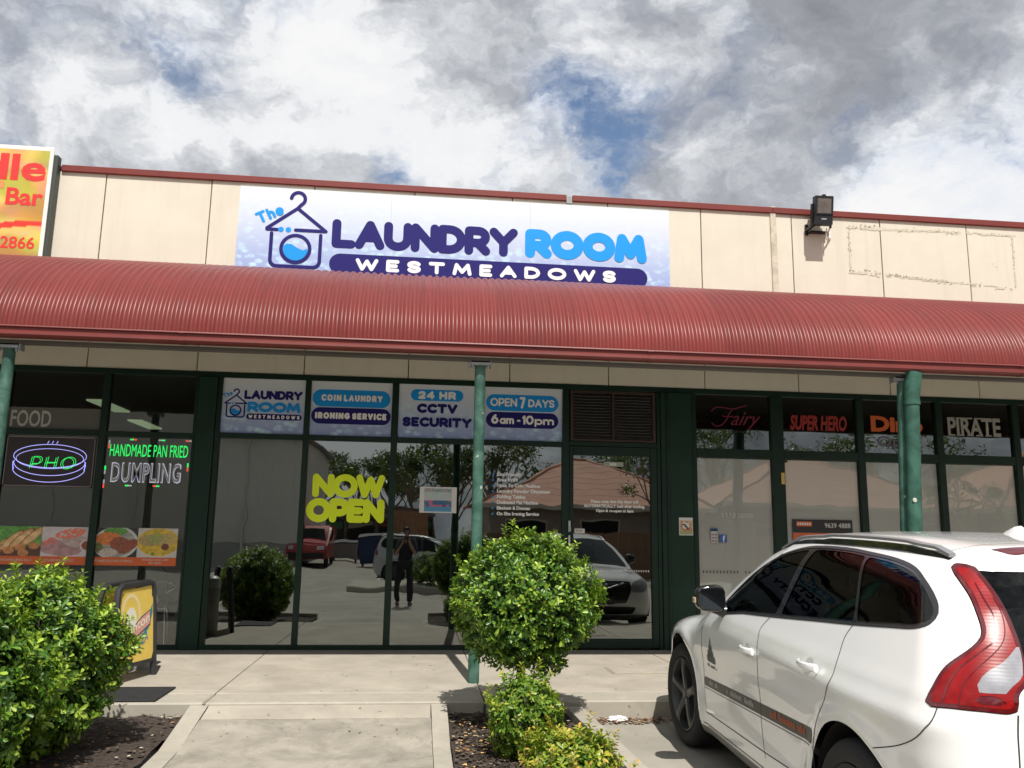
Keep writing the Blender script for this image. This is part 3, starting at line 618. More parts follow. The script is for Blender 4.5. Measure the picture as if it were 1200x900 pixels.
for k, (s_, w_) in enumerate(zip(items, wid)):
    z = 2.045-k*.068; desc = .012 if any(c in s_ for c in 'ygp') else 0
    text(s_, .985, .985+w_, z-desc, z+.044, .008, M_white, t, off=.11); g.add([(x, .008, zz) for x, zz in arc(.935, z+.018, .013, .013, 0, 330, 11)], [tuple(range(12))])
g.build('bullet_dots', M_sky, t, fixn=False)
# poster inside pane three
t = thing('poster', 'small white edged notice with a picture taped inside the laundry window', 'poster', (.27, .01, 1.58))
G().box(.05, .495, .003, .009, 1.585, 1.895).build('sheet', M_stk, t)
def f_poster(U, V):
    c = np.stack([.42+.1*vnoise(U, V, 9, 1), .5+.1*vnoise(U, V, 9, 2), .55+0*U], 1); b = V < .5
    c[b] = np.stack([.05+.45*(vnoise(U, V, 8, 4) > .62), .09+.1*vnoise(U, V, 6, 3), .22+.1*vnoise(U, V, 5, 5)], 1)[b]; b = V < .2; c[b] = [.08, .30, .50]
    b = V > .86; c[b] = np.stack([.18+.3*(vnoise(U, V, 30, 7) > .5), .36+0*U, .36+0*U], 1)[b]; return c
picture('print', .105, .435, 1.60, 1.875, .001, 44, 36, f_poster, PRINT, t)

# noodle bar sign on the parapet
t = thing('shop_sign', 'faded yellow and red restaurant sign with a white border standing above the awning at left', 'sign', (-5.3, -.15, 4.5))
G().bbox(-7.6, -4.50, -.15, -.135, 4.3, 5.885, .003).build('board', mat('weathered_white_board', (.78, .78, .74), .6, var=.1, vscale=8), t)
G().bbox(-4.52, -4.455, -.13, -.03, 4.2, 5.80, .006).build('side_frame', mat('dark_grey_green_frame', (.05, .062, .052), .5), t)
G().box(-7.6, -4.52, -.133, -.03, 4.2, 5.80).build('backing', mat('dark_grey_green_frame', (.05, .062, .052), .5), t)
def f_noodle(U, V):
    a = vnoise(U, V, 7, 11); b = vnoise(U, V, 16, 12); c = np.stack([.80-.1*b, .50+.14*a-.08*b, .09+.12*b], 1)
    g_ = np.clip((vnoise(U, V, 9, 13)-.4)*3.5, 0, 1)[:, None]; c = c*(1-g_)+c*g_*np.array([.62, .80, .55])
    r_ = np.clip((vnoise(U, V, 8, 14)-.5)*3.5, 0, 1)[:, None]; c = c*(1-r_)+c*r_*np.array([1.0, .60, .9])
    sw = np.abs(V-(.345+.05*np.sin((U-.80)*9)))-.025*(U > .70); c[(sw < 0) & (U > .70)] = [.72, .045, .03]; return c
picture('print', -7.55, -4.545, 4.30, 5.835, -.1508, 150, 76, f_noodle, PRINT, t)
M_redp = mat('red_lettering', (.72, .035, .03), .5); YN = -.1535
text('le', -4.965, -4.565, 5.435, 5.775, YN, M_redp, t, off=.07); text('Nood', -6.55, -5.0, 5.435, 5.775, YN, M_redp, t, off=.07)
text('Bar', -4.985, -4.565, 5.125, 5.345, YN, M_redp, t, off=.07)
g = G(); g.box(-5.13, -5.02, YN-.001, YN+.001, 5.33, 5.42); g.build('red_patch', mat('orange_lettering', (.80, .28, .10), .5), t)
text('2866', -4.985, -4.60, 4.585, 4.735, YN, M_redp, t, off=.04)

# floodlight
t = thing('floodlight', 'black square floodlight on a bracket at the top of the cream wall', 'floodlight', (5.25, -.25, 5.4))
ax = Vector((1, 0, .02)).normalized(); ti = R(12)
az = Vector((0.03, -math.sin(R(6)), math.cos(R(6)))).normalized(); ay = az.cross(ax).normalized()
c = Vector((5.21, -.27, 5.61)); M_blk = mat('black_cast_metal', (.018, .018, .02), .45, .3)
g = G(); g.obox(c+az*.0, ax, ay, az, .122, .045, .192); g.obox(c+ay*.08-az*.02, ax, ay, az, .095, .05, .14)
for k in range(6): g.obox(c+ay*.155+az*(-.13+k*.045), ax, ay, az, .085, .012, .004)
for sx in (-.134, .134): g.obox(c+ay*.04+ax*sx-az*.06, ax, ay, az, .008, .02, .16)
g.obox(c+az*.20-ay*.02, ax, ay, az, .02, .02, .014); hs = g.build('housing', M_blk, t)
G().obox(c-ay*.047+az*.060, ax, ay, az, .096, .002, .103).build('lens', mat('lamp_lens', (.12, .10, .085), .08, var=.4, vscale=8, coat=1.0), t)
g = G(); g.obox(c-ay*.050+az*.175, ax, ay, az, .12, .006, .011); g.obox(c-ay*.050-az*.053, ax, ay, az, .12, .006, .009)
for sx in (-.109, .109): g.obox(c-ay*.050+ax*sx+az*.060, ax, ay, az, .011, .006, .103)
g.build('lens_frame', M_blk, t)
G().obox(c-ay*.0465-az*.12, ax, ay, az, .035, .001, .010).build('maker_plate', M_galv, t)
g = G(); g.bbox(5.12, 5.36, -.10, -.02, 5.38, 5.40, .004); g.bbox(5.07, 5.11, -.25, -.03, 5.40, 5.44, .004); g.bbox(5.07, 5.11, -.05, -.02, 5.35, 5.5, .004); g.build('bracket', M_blk, t)
g = G(); g.tube([(5.33, -.2, 5.40), (5.33, -.13, 5.33), (5.37, -.08, 5.31), (5.41, -.05, 5.36), (5.41, -.03, 5.44)], .010, 8)
g.tube([(5.29, -.2, 5.40), (5.31, -.12, 5.30), (5.37, -.06, 5.285), (5.425, -.04, 5.34), (5.43, -.03, 5.44)], .008, 8); g.build('cable', mat('white_cable', (.7, .68, .62), .6), t, smooth=True)
# glue outline left by a removed sign
def stain():
    g = G(); r = random.Random(4)
    def run(a, b, n, w, p):
        for i in range(n):
            if r.random() > p: continue
            f = (i+r.random())/n; x = a[0]+(b[0]-a[0])*f+r.gauss(0, .014); z = a[1]+(b[1]-a[1])*f+r.gauss(0, .014)
            k = r.randint(5, 7); s = w*r.uniform(.25, .95); el = r.uniform(.8, 2.4); th = r.uniform(0, 3.1) if r.random() < .4 else (0 if abs(b[0]-a[0]) > abs(b[1]-a[1]) else 1.57)
            pts = []
            for j in range(k):
                q = 2*math.pi*j/k; u, v = s*el*math.cos(q)*r.uniform(.6, 1.2), s*math.sin(q)*r.uniform(.6, 1.2); pts.append((x+u*math.cos(th)-v*math.sin(th), -.0236-.0001*r.random(), z+u*math.sin(th)+v*math.cos(th)))
            g.add(pts, [tuple(range(k))])
    run((5.69, 5.50), (6.05, 5.53), 40, .011, .8); run((6.35, 5.50), (7.35, 5.52), 110, .011, .62); run((7.4, 5.52), (8.05, 5.53), 40, .010, .5)
    run((8.08, 5.5), (8.05, 4.78), 40, .009, .55); run((5.70, 5.48), (5.69, 4.86), 60, .010, .5); run((5.7, 4.90), (6.15, 4.88), 40, .011, .6)
    run((6.2, 4.86), (7.1, 4.80), 150, .012, .8); run((7.1, 4.79), (8.03, 4.74), 70, .010, .45); run((7.75, 5.1), (7.8, 5.05), 4, .01, 1)
    o = g.build('glue_residue', mat('old_glue', (.38, .34, .26), .9, var=.3, vscale=20), B, kind='stuff', fixn=False)
    g = G(); r = random.Random(8)
    for a_, b_, n_ in (((5.69, 5.50), (8.06, 5.52), 90), ((5.69, 4.86), (8.03, 4.76), 70), ((5.69, 4.87), (5.70, 5.5), 26), ((8.07, 4.78), (8.08, 5.5), 24)):
        for i in range(n_):
            if r.random() < .45: continue
            f = (i+r.random())/n_; x = a_[0]+(b_[0]-a_[0])*f; z = a_[1]+(b_[1]-a_[1])*f+r.gauss(0, .008); q = []
            el = r.uniform(1.5, 4) if abs(b_[0]-a_[0]) > 1 else .6; s = r.uniform(.012, .03)
            for j in range(8): th = 2*math.pi*j/8; q.append((x+s*el*math.cos(th)*r.uniform(.6, 1.2), -.0232-.0002*r.random(), z+s*(1.6 if el == .6 else .6)*math.sin(th)*r.uniform(.6, 1.2)))
            g.add(q, [tuple(range(8))])
    g.build('glue_residue', mat('pale_glue_stain', (.60, .55, .45), .9, var=.06, vscale=12), B, kind='stuff', fixn=False); return o
stain()
def emat(name, col, s):
    return mat(name, col, .5, emit=col, estr=s)
# left shop window: signs
t = thing('neon_sign', 'dark window board with a glowing violet bowl outline and green PHO', 'neon sign', (-4.2, .0, 1.8))
G().bbox(-4.71, -3.725, .0, .009, 1.80, 2.385, .002).build('board', mat('neon_board', (.022, .012, .016), .3), t)
def neon(pts, m, name, r=.0036, closed=False): return G().tube([(x, -.006, z) for x, z in pts], r, 6, closed=closed).build(name, m, t)
NV = emat('violet_neon', (.42, .42, 1.0), .95); NG = emat('green_neon', (.04, .85, .16), .75)
g = G(); rc = [(-4.70+.02, 1.812), (-3.745, 1.812), (-3.735, 1.83), (-3.735, 2.355), (-3.75, 2.375), (-4.68, 2.375), (-4.70, 2.355), (-4.70, 1.83)]; g.tube([(x, -.003, z) for x, z in rc], .006, 6, closed=True); g.build('edge_tube', mat('clear_edge', (.25, .22, .22), .3), t)
neon(arc(-4.215, 2.155, .40, .135, 0, 352, 44), NV, 'bowl_rim', closed=True); neon(arc(-4.215, 2.125, .37, .115, 0, 352, 44), NV, 'bowl_rim', .003, True)
neon(arc(-4.215, 2.08, .39, .15, 185, 355, 26), NV, 'bowl_side'); neon([(-4.615, 2.09)]+arc(-4.215, 2.02, .40, .165, 192, 348, 26)+[(-3.82, 2.09)], NV, 'bowl_base')
neon([(-4.60, 2.10), (-4.615, 2.05), (-4.60, 2.0)], NV, 'bowl_side'); neon([(-3.83, 2.10), (-3.815, 2.05), (-3.83, 2.0)], NV, 'bowl_side')
for x in (-4.26, -4.21, -4.16): neon([(x, 2.30), (x+.015, 2.33)], NV, 'steam')
for ch, x0 in (('P', -4.43), ('H', -4.27), ('O', -4.10)):
    for off in (0, .022):
        w, pls = GL[ch]
        for pl in pls: neon([(x0+a*.14+b*.02+off, 2.01+b*.13+off*.4) for a, b in pl], NG, 'letter', .0032)
t = thing('led_sign', 'LED window sign reading HANDMADE PAN FRIED in green over DUMPLING in white', 'LED sign', (-3.1, 0, 1.8))
text('HANDMADE PAN FRIED', -3.565, -2.685, 2.175, 2.315, .004, emat('green_led', (.02, .80, .13), .95), t, off=.0)
text('DUMPLING', -3.53, -2.745, 1.87, 2.105, .006, emat('white_led', (.52, .52, .66), .50), t, off=.075, spacing=1.10)
text('DUMPLING', -3.519, -2.756, 1.883, 2.092, .0035, mat('led_filling', (.36, .38, .38), .6), t, off=.012, spacing=1.10)
def leds(lst):
    for i, (x, z, hor, c1, c2) in enumerate(lst):
        for q, c_ in ((0, c1), (1, c2)):
            g = G()
            if hor: g.box(x+q*.038, x+.036+q*.038, .002, .008, z-.008, z+.008)
            else: g.box(x-.008, x+.008, .002, .008, z-q*.05-.046, z-q*.05)
            g.build('led_bar', c_, t)
LR = emat('red_led', (.85, .10, .05), .7); LGc = emat('green_led', (.02, .80, .13), .95); LW = emat('dim_white_led', (.4, .4, .45), .5)
leds([(-3.35, 2.372, 1, LGc, LR), (-3.03, 2.372, 1, LW, LGc), (-2.72, 2.372, 1, LR, LW), (-3.58, 2.36, 0, LW, LR), (-2.675, 2.11, 0, LGc, LR), (-3.60, 2.06, 0, LGc, LW), (-3.60, 1.90, 0, LW, LR), (-3.36, 1.835, 1, LGc, LW), (-3.05, 1.835, 1, LR, LGc)])
t = thing('window_lettering', 'pale word FOOD on the high window of the left shop', 'sign', (-4.5, 0, 2.5))
G().box(-4.73, -3.70, .004, .0065, 2.466, 2.72).build('film_band', mat('smoky_film', (.11, .115, .105), .6), t)
text('FOOD', -4.70, -4.255, 2.49, 2.685, .002, mat('grey_white_vinyl', (.48, .48, .45), .7), t, off=.035)
# food photo strip
def ell(U, V, cx, cy, rx, ry, th=0.0):
    c, s_ = math.cos(th), math.sin(th); u = (U-cx)*c+(V-cy)*s_; v = -(U-cx)*s_+(V-cy)*c; return (u/rx)**2+(v/ry)**2
def put(c, m_, col, jit=None):
    c[m_] = np.array(col) if jit is None else np.array(col)[None]*(0.75+.5*jit[m_])[:, None]
def f_rolls(U, V):
    n1 = vnoise(U, V, 14, 21); c = np.stack([.07+.10*n1, .22+.28*n1, .05+.05*n1], 1); put(c, V < .35, [.10, .05, .03])
    for cx, cy in ((.12, .30), (.34, .52), (.56, .60), (.80, .66)):
        e = ell(U, V, cx, cy, .11, .42, -.62); put(c, (e < 1), [.62, .36, .15], n1); put(c, (e < .45), [.74, .50, .25], n1); put(c, (e > .85) & (e < 1.1), [.22, .09, .03])
    for cx, cy in ((.30, .18), (.55, .28), (.85, .35), (.62, .10)):
        e = ell(U, V, cx, cy, .12, .11, .4); put(c, e < 1, [.55, .24, .09], n1)
    return c
def f_rice(U, V):
    n1 = vnoise(U, V, 12, 31); n2 = vnoise(U, V, 22, 32); c = np.stack([.55+.1*n1, .50+.1*n1, .52+.1*n1], 1)
    put(c, ell(U, V, .40, .28, .5, .26, -.15) < 1, [.42, .25, .26], n1); put(c, ell(U, V, .75, .52, .3, .2, -.1) < 1, [.48, .38, .36], n1)
    put(c, (ell(U, V, .62, .78, .34, .16, .3) < 1) & (n2 > .35), [.72, .20, .13], n2); put(c, (ell(U, V, .15, .5, .2, .13, .2) < 1) & (n2 > .4), [.68, .16, .12], n2)
    e = ell(U, V, 1.0, .38, .16, .20); put(c, e < 1, [.62, .56, .56]); put(c, e < .55, [.30, .06, .03]); return c
def f_pork(U, V):
    n1 = vnoise(U, V, 12, 41); n2 = vnoise(U, V, 26, 42); c = np.stack([.02+.03*n1]*3, 1)
    e = ell(U, V, .5, .48, .52, .56, -.15); put(c, e < 1, [.60, .60, .58]); put(c, e < .78, [.34, .36, .32], n1)
    put(c, ell(U, V, .48, .88, .28, .13) < 1, [.12, .32, .06], n2); put(c, (ell(U, V, .32, .62, .30, .22, .1) < 1), [.66, .21, .06], n2)
    put(c, ell(U, V, .62, .40, .24, .30, .4) < 1, [.28, .09, .05], n2); put(c, ell(U, V, .86, .42, .13, .22, -.5) < 1, [.30, .08, .05], n2)
    put(c, ell(U, V, .12, .30, .10, .18, .2) < 1, [.14, .17, .05], n2); put(c, ell(U, V, .35, .16, .22, .13) < 1, [.52, .45, .40], n2); return c
def f_curry(U, V):
    n1 = vnoise(U, V, 12, 51); n2 = vnoise(U, V, 24, 52); c = np.stack([.50+.1*n1]*3, 1)
    e = ell(U, V, .52, .52, .56, .50); put(c, e < 1.05, [.62, .60, .55]); put(c, e < .92, [.62, .43, .05], n1)
    put(c, (ell(U, V, .30, .58, .28, .20) < 1), [.42, .32, .14], n2); put(c, (ell(U, V, .72, .62, .24, .22) < 1), [.50, .38, .14], n2)
    put(c, (ell(U, V, .44, .66, .20, .20, .4) < 1) & (n2 > .42), [.30, .36, .12], n2); put(c, ell(U, V, .70, .36, .10, .12) < 1, [.16, .06, .04], n2); put(c, ell(U, V, .40, .12, .05, .06) < 1, [.15, .25, .05]); return c
M_orange = mat('orange_caption_strip', (.62, .12, .03), .5)
def caption(t, x0, x1, z0, z1, s_):
    text(s_, x0, x1, z0, z1, .0015, mat('caption_text', (.72, .55, .46), .6), t, off=.02)
t = thing('menu_strip', 'left shop window strip with photos of spring rolls and rice paper rolls over orange captions', 'menu strip', (-4.2, 0, .93))
G().box(-5.70, -3.715, .004, .009, .925, 1.02).build('caption_band', M_orange, t)
picture('photo', -5.68, -4.70, 1.02, 1.35, .004, 80, 34, f_curry, PRINT, t)
picture('photo', -4.70, -4.215, 1.02, 1.35, .004, 80, 50, f_rolls, PRINT, t); picture('photo', -4.212, -3.715, 1.02, 1.35, .004, 80, 50, f_rice, PRINT, t)
caption(t, -4.63, -4.30, .962, .99, 'VIETNAMESE SPRING ROLLS'); caption(t, -4.17, -3.84, .962, .99, 'VIETNAMESE RICE PAPER ROLLS')
t = thing('menu_strip', 'window strip with photos of grilled pork bowl and yellow curry over orange captions', 'menu strip', (-3.15, 0, .93))
G().box(-3.64, -2.72, .004, .009, .925, 1.02).build('caption_band', M_orange, t)
picture('photo', -3.64, -3.165, 1.02, 1.35, .004, 80, 50, f_pork, PRINT, t); picture('photo', -3.162, -2.72, 1.02, 1.35, .004, 80, 50, f_curry, PRINT, t)
caption(t, -3.62, -3.20, .962, .99, 'VIETNAMESE GRILLED PORK ON VERMICELLI'); caption(t, -3.10, -2.80, .98, 1.005, 'VIETNAMESE CHICKEN CURRY'); caption(t, -3.02, -2.88, .945, .968, 'RICE / BREAD')
# right shop lettering
def word(s_, x0, x1, z0, z1, m, name, label, **k):
    t = thing('window_lettering', label, 'sign', ((x0+x1)/2, 0, z0)); text(s_, x0, x1, z0, z1, .008, m, t, **k); return t
M_cr = mat('crimson_vinyl', (.16, .008, .028), .5); t = word('airy', 3.97, 4.37, 2.70, 2.93, M_cr, 'w', 'thin slanted dark crimson word Fairy on the high window beside the green pillar', shear=.55)
g = G(); strokes(g, [crom_([(3.72, 2.93), (3.76, 2.975), (3.86, 2.985), (4.0, 2.97), (4.12, 3.0), (4.19, 3.02)]), crom_([(4.0, 2.975), (3.95, 2.90), (3.90, 2.81), (3.83, 2.75), (3.76, 2.745), (3.72, 2.78)]), crom_([(3.86, 2.875), (3.93, 2.865), (4.0, 2.875)])], .0065, .008); g.build('lettering', M_cr, t, fixn=False)
t = word('SUPER HERO', 4.76, 5.53, 2.72, 2.92, mat('red_vinyl', (.28, .02, .015), .5), 'w', 'bold slanted red words SUPER HERO on a high window', off=.10, shear=.2)
t = word('Dino', 5.86, 6.58, 2.73, 2.94, mat('orange_vinyl', (.55, .11, .02), .5), 'w', 'orange word Dino with small Open below, partly behind the green downpipe', off=.11)
text('Open', 5.94, 6.50, 2.50, 2.68, .008, mat('violet_vinyl', (.16, .11, .22), .5), t)
t = word('PIRATE', 6.93, 7.68, 2.71, 2.955, mat('grey_vinyl', (.30, .30, .27), .5), 'w', 'grey blocky word PIRATE with wedge serifs on the high window right of the downpipe', off=.07)
g = G()
for i in range(6):
    for dx, dz in ((0, 2.72), (0, 2.945)): x = 6.985+i*.128; g.box(x-.045, x+.045, .0065, .0075, dz-.009, dz+.009)
g.build('serifs', mat('grey_vinyl', (.30, .30, .27), .5), t)
t = word('9338 0088', 3.80, 4.22, 1.585, 1.65, mat('etched_vinyl', (.62, .62, .58), .6), 'w', 'faint white telephone number on the blinded window above the blue square sticker', off=.01)
t = thing('window_stickers', 'small white strip of card logos and a blue square f sticker on the blinded window', 'stickers', (3.76, 0, 1.28))
G().box(3.665, 3.755, .004, .0095, 1.28, 1.455).build('card_strip', mat('pale_sticker', (.50, .51, .5), .5), t); G().box(3.665, 3.755, .002, .0035, 1.42, 1.455).build('blue_top', mat('navy_sticker', (.01, .05, .16), .5), t)
g = G(); rr = random.Random(2)
for i in range(3):
    for j in range(2): g.box(3.675+j*.042, 3.705+j*.042, .002, .0035, 1.295+i*.038, 1.31+i*.038)
g.build('card_marks', mat('mixed_marks', (.20, .10, .16), .5), t)
G().box(3.778, 3.872, .004, .0095, 1.285, 1.38).build('blue_square', mat('blue_sticker', (.035, .12, .42), .5), t); text('f', 3.815, 3.85, 1.287, 1.37, .0015, M_white, t, off=.05)
t = thing('for_lease_sign', 'black and orange board with number 9639 4888 in the window above the car roof', 'sign', (5.1, 0, 1.2))
G().box(4.735, 5.53, .004, .0095, 1.42, 1.585).build('top_band', mat('black_board', (.012, .012, .014), .4), t)
G().box(4.735, 5.53, .004, .0095, 1.05, 1.42).build('lower_panel', mat('photo_board', (.17, .22, .25), .4, var=.6, vscale=9), t); G().box(4.735, 5.53, .002, .0038, 1.385, 1.418).build('orange_line', M_orange, t); G().box(4.735, 4.80, .001, .0018, 1.1, 1.384).build('orange_side', M_orange, t)
G().box(4.785, 4.99, .002, .0038, 1.50, 1.56).build('orange_tag', M_orange, t); g = G()
for i in range(6): g.box(4.80+i*.03, 4.82+i*.03, .0005, .0015, 1.515, 1.545)
g.build('worn_marks', M_stk, t); text('9639 4888', 5.16, 5.50, 1.485, 1.545, .002, M_stk, t, off=0)
t = thing('notice', 'small paper notice with a picture stuck on the dark green pillar', 'notice', (3.33, -.05, 1.36))
G().box(3.243, 3.418, -.056, -.051, 1.365, 1.58).build('paper', M_stk, t)
def f_notice(U, V):
    n1 = vnoise(U, V, 7, 61); c = np.stack([.42+.3*n1, .26+.2*n1, .16+.1*n1], 1); put(c, ell(U, V, .5, .58, .33, .3) < 1, [.05, .05, .05]); put(c, (ell(U, V, .48, .62, .30, .26) < 1) & (n1 > .4), [.7, .7, .68]); put(c, V < .3, [.36, .38, .20]); put(c, (V > .28) & (V < .4) & (U > .3), [.6, .12, .06]); return c
picture('print', 3.25, 3.411, 1.375, 1.545, -.0575, 26, 30, f_notice, PRINT, t)
t = tag(G().box(4.595, 4.640, -.037, -.034, 2.02, 2.165).build('door_tag', mat('yellow_tag', (.62, .45, .12), .6)), 'small yellow tag on the green mullion between Fairy and SUPER HERO windows', 'tag')
G().box(4.545, 4.565, -.045, -.034, 1.05, 1.14).build('lock', M_galv, B)
# ceiling lights of the left shop seen through glass
for x, y in ((-4.75, 2.6), (-4.9, 4.9)):
    G().box(x-.12, x+.12, y, y+1.2, 3.19, 3.215).build('ceiling_light', emat('dim_tube_light', (.50, .66, .38), .30), B)
# furniture in the left shop: chair and table near the glass
def chair(x, y, rz, label, grp=None):
    t = thing('cafe_chair', label, 'chair', (x, y, 0)); r2 = math.cos(rz), math.sin(rz)
    T = lambda a, b, c_: (x+a*r2[0]-b*r2[1], y+a*r2[1]+b*r2[0], c_)
    g = G(); g.lathe([(0.0, .44), (.19, .44), (.20, .455), (.19, .47), (0, .47)], (x, y, 0), 20); g.build('seat', mat('dark_timber', (.03, .02, .015), .4), t)
    for a, b in ((.14, .14), (-.14, .14), (.14, -.14), (-.14, -.14)):
        G().tube([T(a, b, .44), T(a*1.35, b*1.35, 0.012)], .011, 8).build('leg', mat('chrome_leg', (.5, .5, .5), .25, .9), t)
    G().tube([T(-.17, .17, .44), T(-.19, .2, .75)]+[T(-.19*math.cos(R(k)), .2, .75+.17*math.sin(R(k))) for k in range(0, 181, 20)][0:]+[T(.17, .17, .44)], .011, 8).build('back_hoop', mat('dark_timber', (.03, .02, .015), .4), t); return t
chair(-3.02, .55, R(170), 'dark cafe chair with a hooped back inside the left shop window')
t = thing('wire_rack', 'thin bent chrome rack standing just inside the glass by the green pillar', 'rack', (-2.85, .35, 0))
g = G(); g.tube([(-3.15, .3, .72), (-2.88, .3, .735), (-2.80, .3, .70), (-2.79, .3, .66), (-2.88, .3, .60)], .007, 8); g.build('rail', mat('chrome_leg', (.5, .5, .5), .25, .9), t, smooth=True)
g = G(); g.tube([(-2.98, .3, .42), (-2.86, .3, .42), (-2.84, .3, .30), (-2.83, .3, .012)], .006, 8); g.tube([(-3.1, .3, .72), (-3.1, .3, .012)], .006, 8); g.build('stand', mat('chrome_leg', (.5, .5, .5), .25, .9), t, smooth=True)
# ------------------------------------------------------------ sandwich board
def sandwich():
    t = thing('sandwich_board', 'yellow sandwich board with a black plastic frame on the footpath beside the left hedge', 'sandwich board', (-2.47, -2.0, 0))
    # visible face: base line from far foot F to near foot Nn, top line leaning to the left
    Fp = Vector((-2.375, -1.70, 0)); Np = Vector((-2.53, -2.33, 0)); ux = (Fp-Np).normalized(); L = (Fp-Np).length
    left = Vector((-ux.y, ux.x, 0)); H = .86; top = left*.08+Vector((0, 0, H)); un = top.normalized(); nor = ux.cross(un).normalized()
    if nor.dot(Vector((1, 0, 0))) < 0: nor = -nor
    M_y = mat('yellow_board', (.86, .62, .13), .45, var=.06, vscale=6, dirt=(.55, .42, .1, .25), dscale=6)
    M_f = mat('black_board_frame', (.03, .03, .033), .5, var=.2)
    def panel(F0, side):
        nn = nor if side > 0 else Vector((-nor.x, -nor.y, nor.z)); uu = un if side > 0 else Vector((-un.x, -un.y, un.z)); o = F0
        HL = un.length*top.length
        g = G(); b = .05
        P = lambda a, h, d=0.0: o+ux*a+uu*h+nn*d
        path = [P(.028, .0), P(.028, HL*.80), P(.05, HL*.92), P(.11, HL-.03), P(L-.11, HL-.015), P(L-.05, HL-.03), P(L-.028, HL*.90), P(L-.028, 0)]
        g.tube(path, .030, 8); g.tube([P(.03, .14), P(L-.03, .14)], .022, 8)
        fr = g.build('frame', M_f, t, smooth=True)
        pts = [(.05, .20), (.085, .15), (L-.085, .15), (L-.05, .22), (L-.045, HL*.80), (L-.075, HL*.84), (L-.075, HL-.045), (.10, HL-.075), (.095, HL*.82), (.055, HL*.76)]
        k = len(pts); g = G(); g.add([P(a, h, .012) for a, h in pts]+[P(a, h, -.004) for a, h in pts], [tuple(range(k)), tuple(range(2*k-1, k-1, -1))]+[(i, k+i, k+(i+1) % k, (i+1) % k) for i in range(k)])
        fc = g.build('face_panel', M_y, t)
        # artwork mapped to the panel: u across (near->far), v up
        def quad(poly, m, nm, d):
            g = G(); g.add([P(L*a, HL*b_, .012+d) for a, b_ in poly], [tuple(range(len(poly)))]); return g.build(nm, m, t, fixn=False)
        def ring(cx, cz, r0, r1, a0, a1, m, nm, d):
            g = G(); n = 24; vs = []
            for i in range(n+1):
                q = R(a0+(a1-a0)*i/n); vs += [P(L*cx+r0*math.cos(q), HL*cz+r0*math.sin(q)*1.25, .012+d), P(L*cx+r1*math.cos(q), HL*cz+r1*math.sin(q)*1.25, .012+d)]
            g.add(vs, [(2*i, 2*i+1, 2*i+3, 2*i+2) for i in range(n)]); return g.build(nm, m, t, fixn=False)
        pale = mat('pale_sun_print', (.85, .72, .40), .5); wh = mat('sun_white_print', (.85, .82, .70), .5); pink = mat('pink_ribbon_print', (.72, .36, .30), .5); teal = mat('teal_leaf_print', (.04, .30, .27), .5); blue = mat('blue_letter_print', (.05, .22, .48), .5); out = mat('navy_outline_print', (.05, .08, .16), .5)
        ring(.36, .62, .0, .085, 0, 360, wh, 'sun_print', .001); ring(.36, .66, .125, .155, -20, 215, pale, 'halo_print', .001)
        quad([(.66, .42), (.80, .50), (.90, .66), (.90, .76), (.80, .64), (.70, .52)], teal, 'leaf_print', .0012)
        quad([(.20, .37), (.50, .43), (.84, .53), (.86, .70), (.60, .63), (.42, .54), (.22, .50)], out, 'ribbon_outline', .0016)
        quad([(.22, .385), (.50, .445), (.82, .545), (.84, .685), (.60, .615), (.42, .525), (.24, .485)], pink, 'ribbon_print', .002)
        for s_, a0, a1, h0, h1, m_, sk, d_ in (('Lipton', .24, .82, .41, .54, wh, .16, .0026), ('ICE TEA', .30, .78, .25, .36, blue, .16, .0026)):
            tt = text(s_, 0, 1, 0, 1, 0, m_, t, off=.03); me = tt.data
            for v in me.vertices:
                u_, w_ = v.co.x, v.co.z; v.co = P(L*(a0+(a1-a0)*u_), HL*(h0+(h1-h0)*w_+sk*(u_)*.85), .012+d_)
            me.update()
        return fr
    panel(Np, 1)
    panel(Np+left*.30, -1)
sandwich()
t = thing('litter_bin', 'grey cylindrical bin with a domed lid behind the yellow sandwich board', 'bin', (-2.58, -1.30, 0))
G().lathe([(.095, 0), (.10, .02), (.10, .60)], (-2.60, -1.40, 0), 24).build('body', mat('grey_bin', (.25, .25, .24), .5), t, smooth=True)
G().lathe([(.105, .60), (.105, .66), (.09, .72), (.05, .75), (0, .76)], (-2.60, -1.40, 0), 24).build('lid', mat('pale_lid', (.45, .46, .46), .4), t, smooth=True)
# ------------------------------------------------------------ cars (implicit body, cut along real panel lines)
ZT = [0, .2, .3, .42, .5, .65, .8, .93, 1.02, 1.10, 1.2, 1.35, 1.5, 1.6]; WT = [.84, .87, .905, .918, .918, .922, .938, .94, .92, .885, .84, .77, .69, .60]
TX = [-2.4, -1.83, -1.75, -1.5, -1.0, -.4, 0, .25, .5, .9, 1.08, 1.16, 1.5, 1.9, 2.1, 2.2, 2.35]; TZ = [1.50, 1.56, 1.59, 1.618, 1.635, 1.625, 1.585, 1.525, 1.405, 1.17, 1.065, 1.035, .985, .915, .86, .80, .66]
RZ = [0, .25, .45, .6, .78, .95, 1.05, 1.2, 1.35, 1.5, 1.56, 1.7]; RX = [-1.9, -1.98, -2.10, -2.12, -2.11, -2.07, -2.06, -1.99, -1.90, -1.81, -1.84, -1.86]
FZ = [0, .2, .32, .5, .65, .8, .9, 1.2]; FX = [2.0, 2.10, 2.20, 2.24, 2.235, 2.19, 2.11, 1.9]
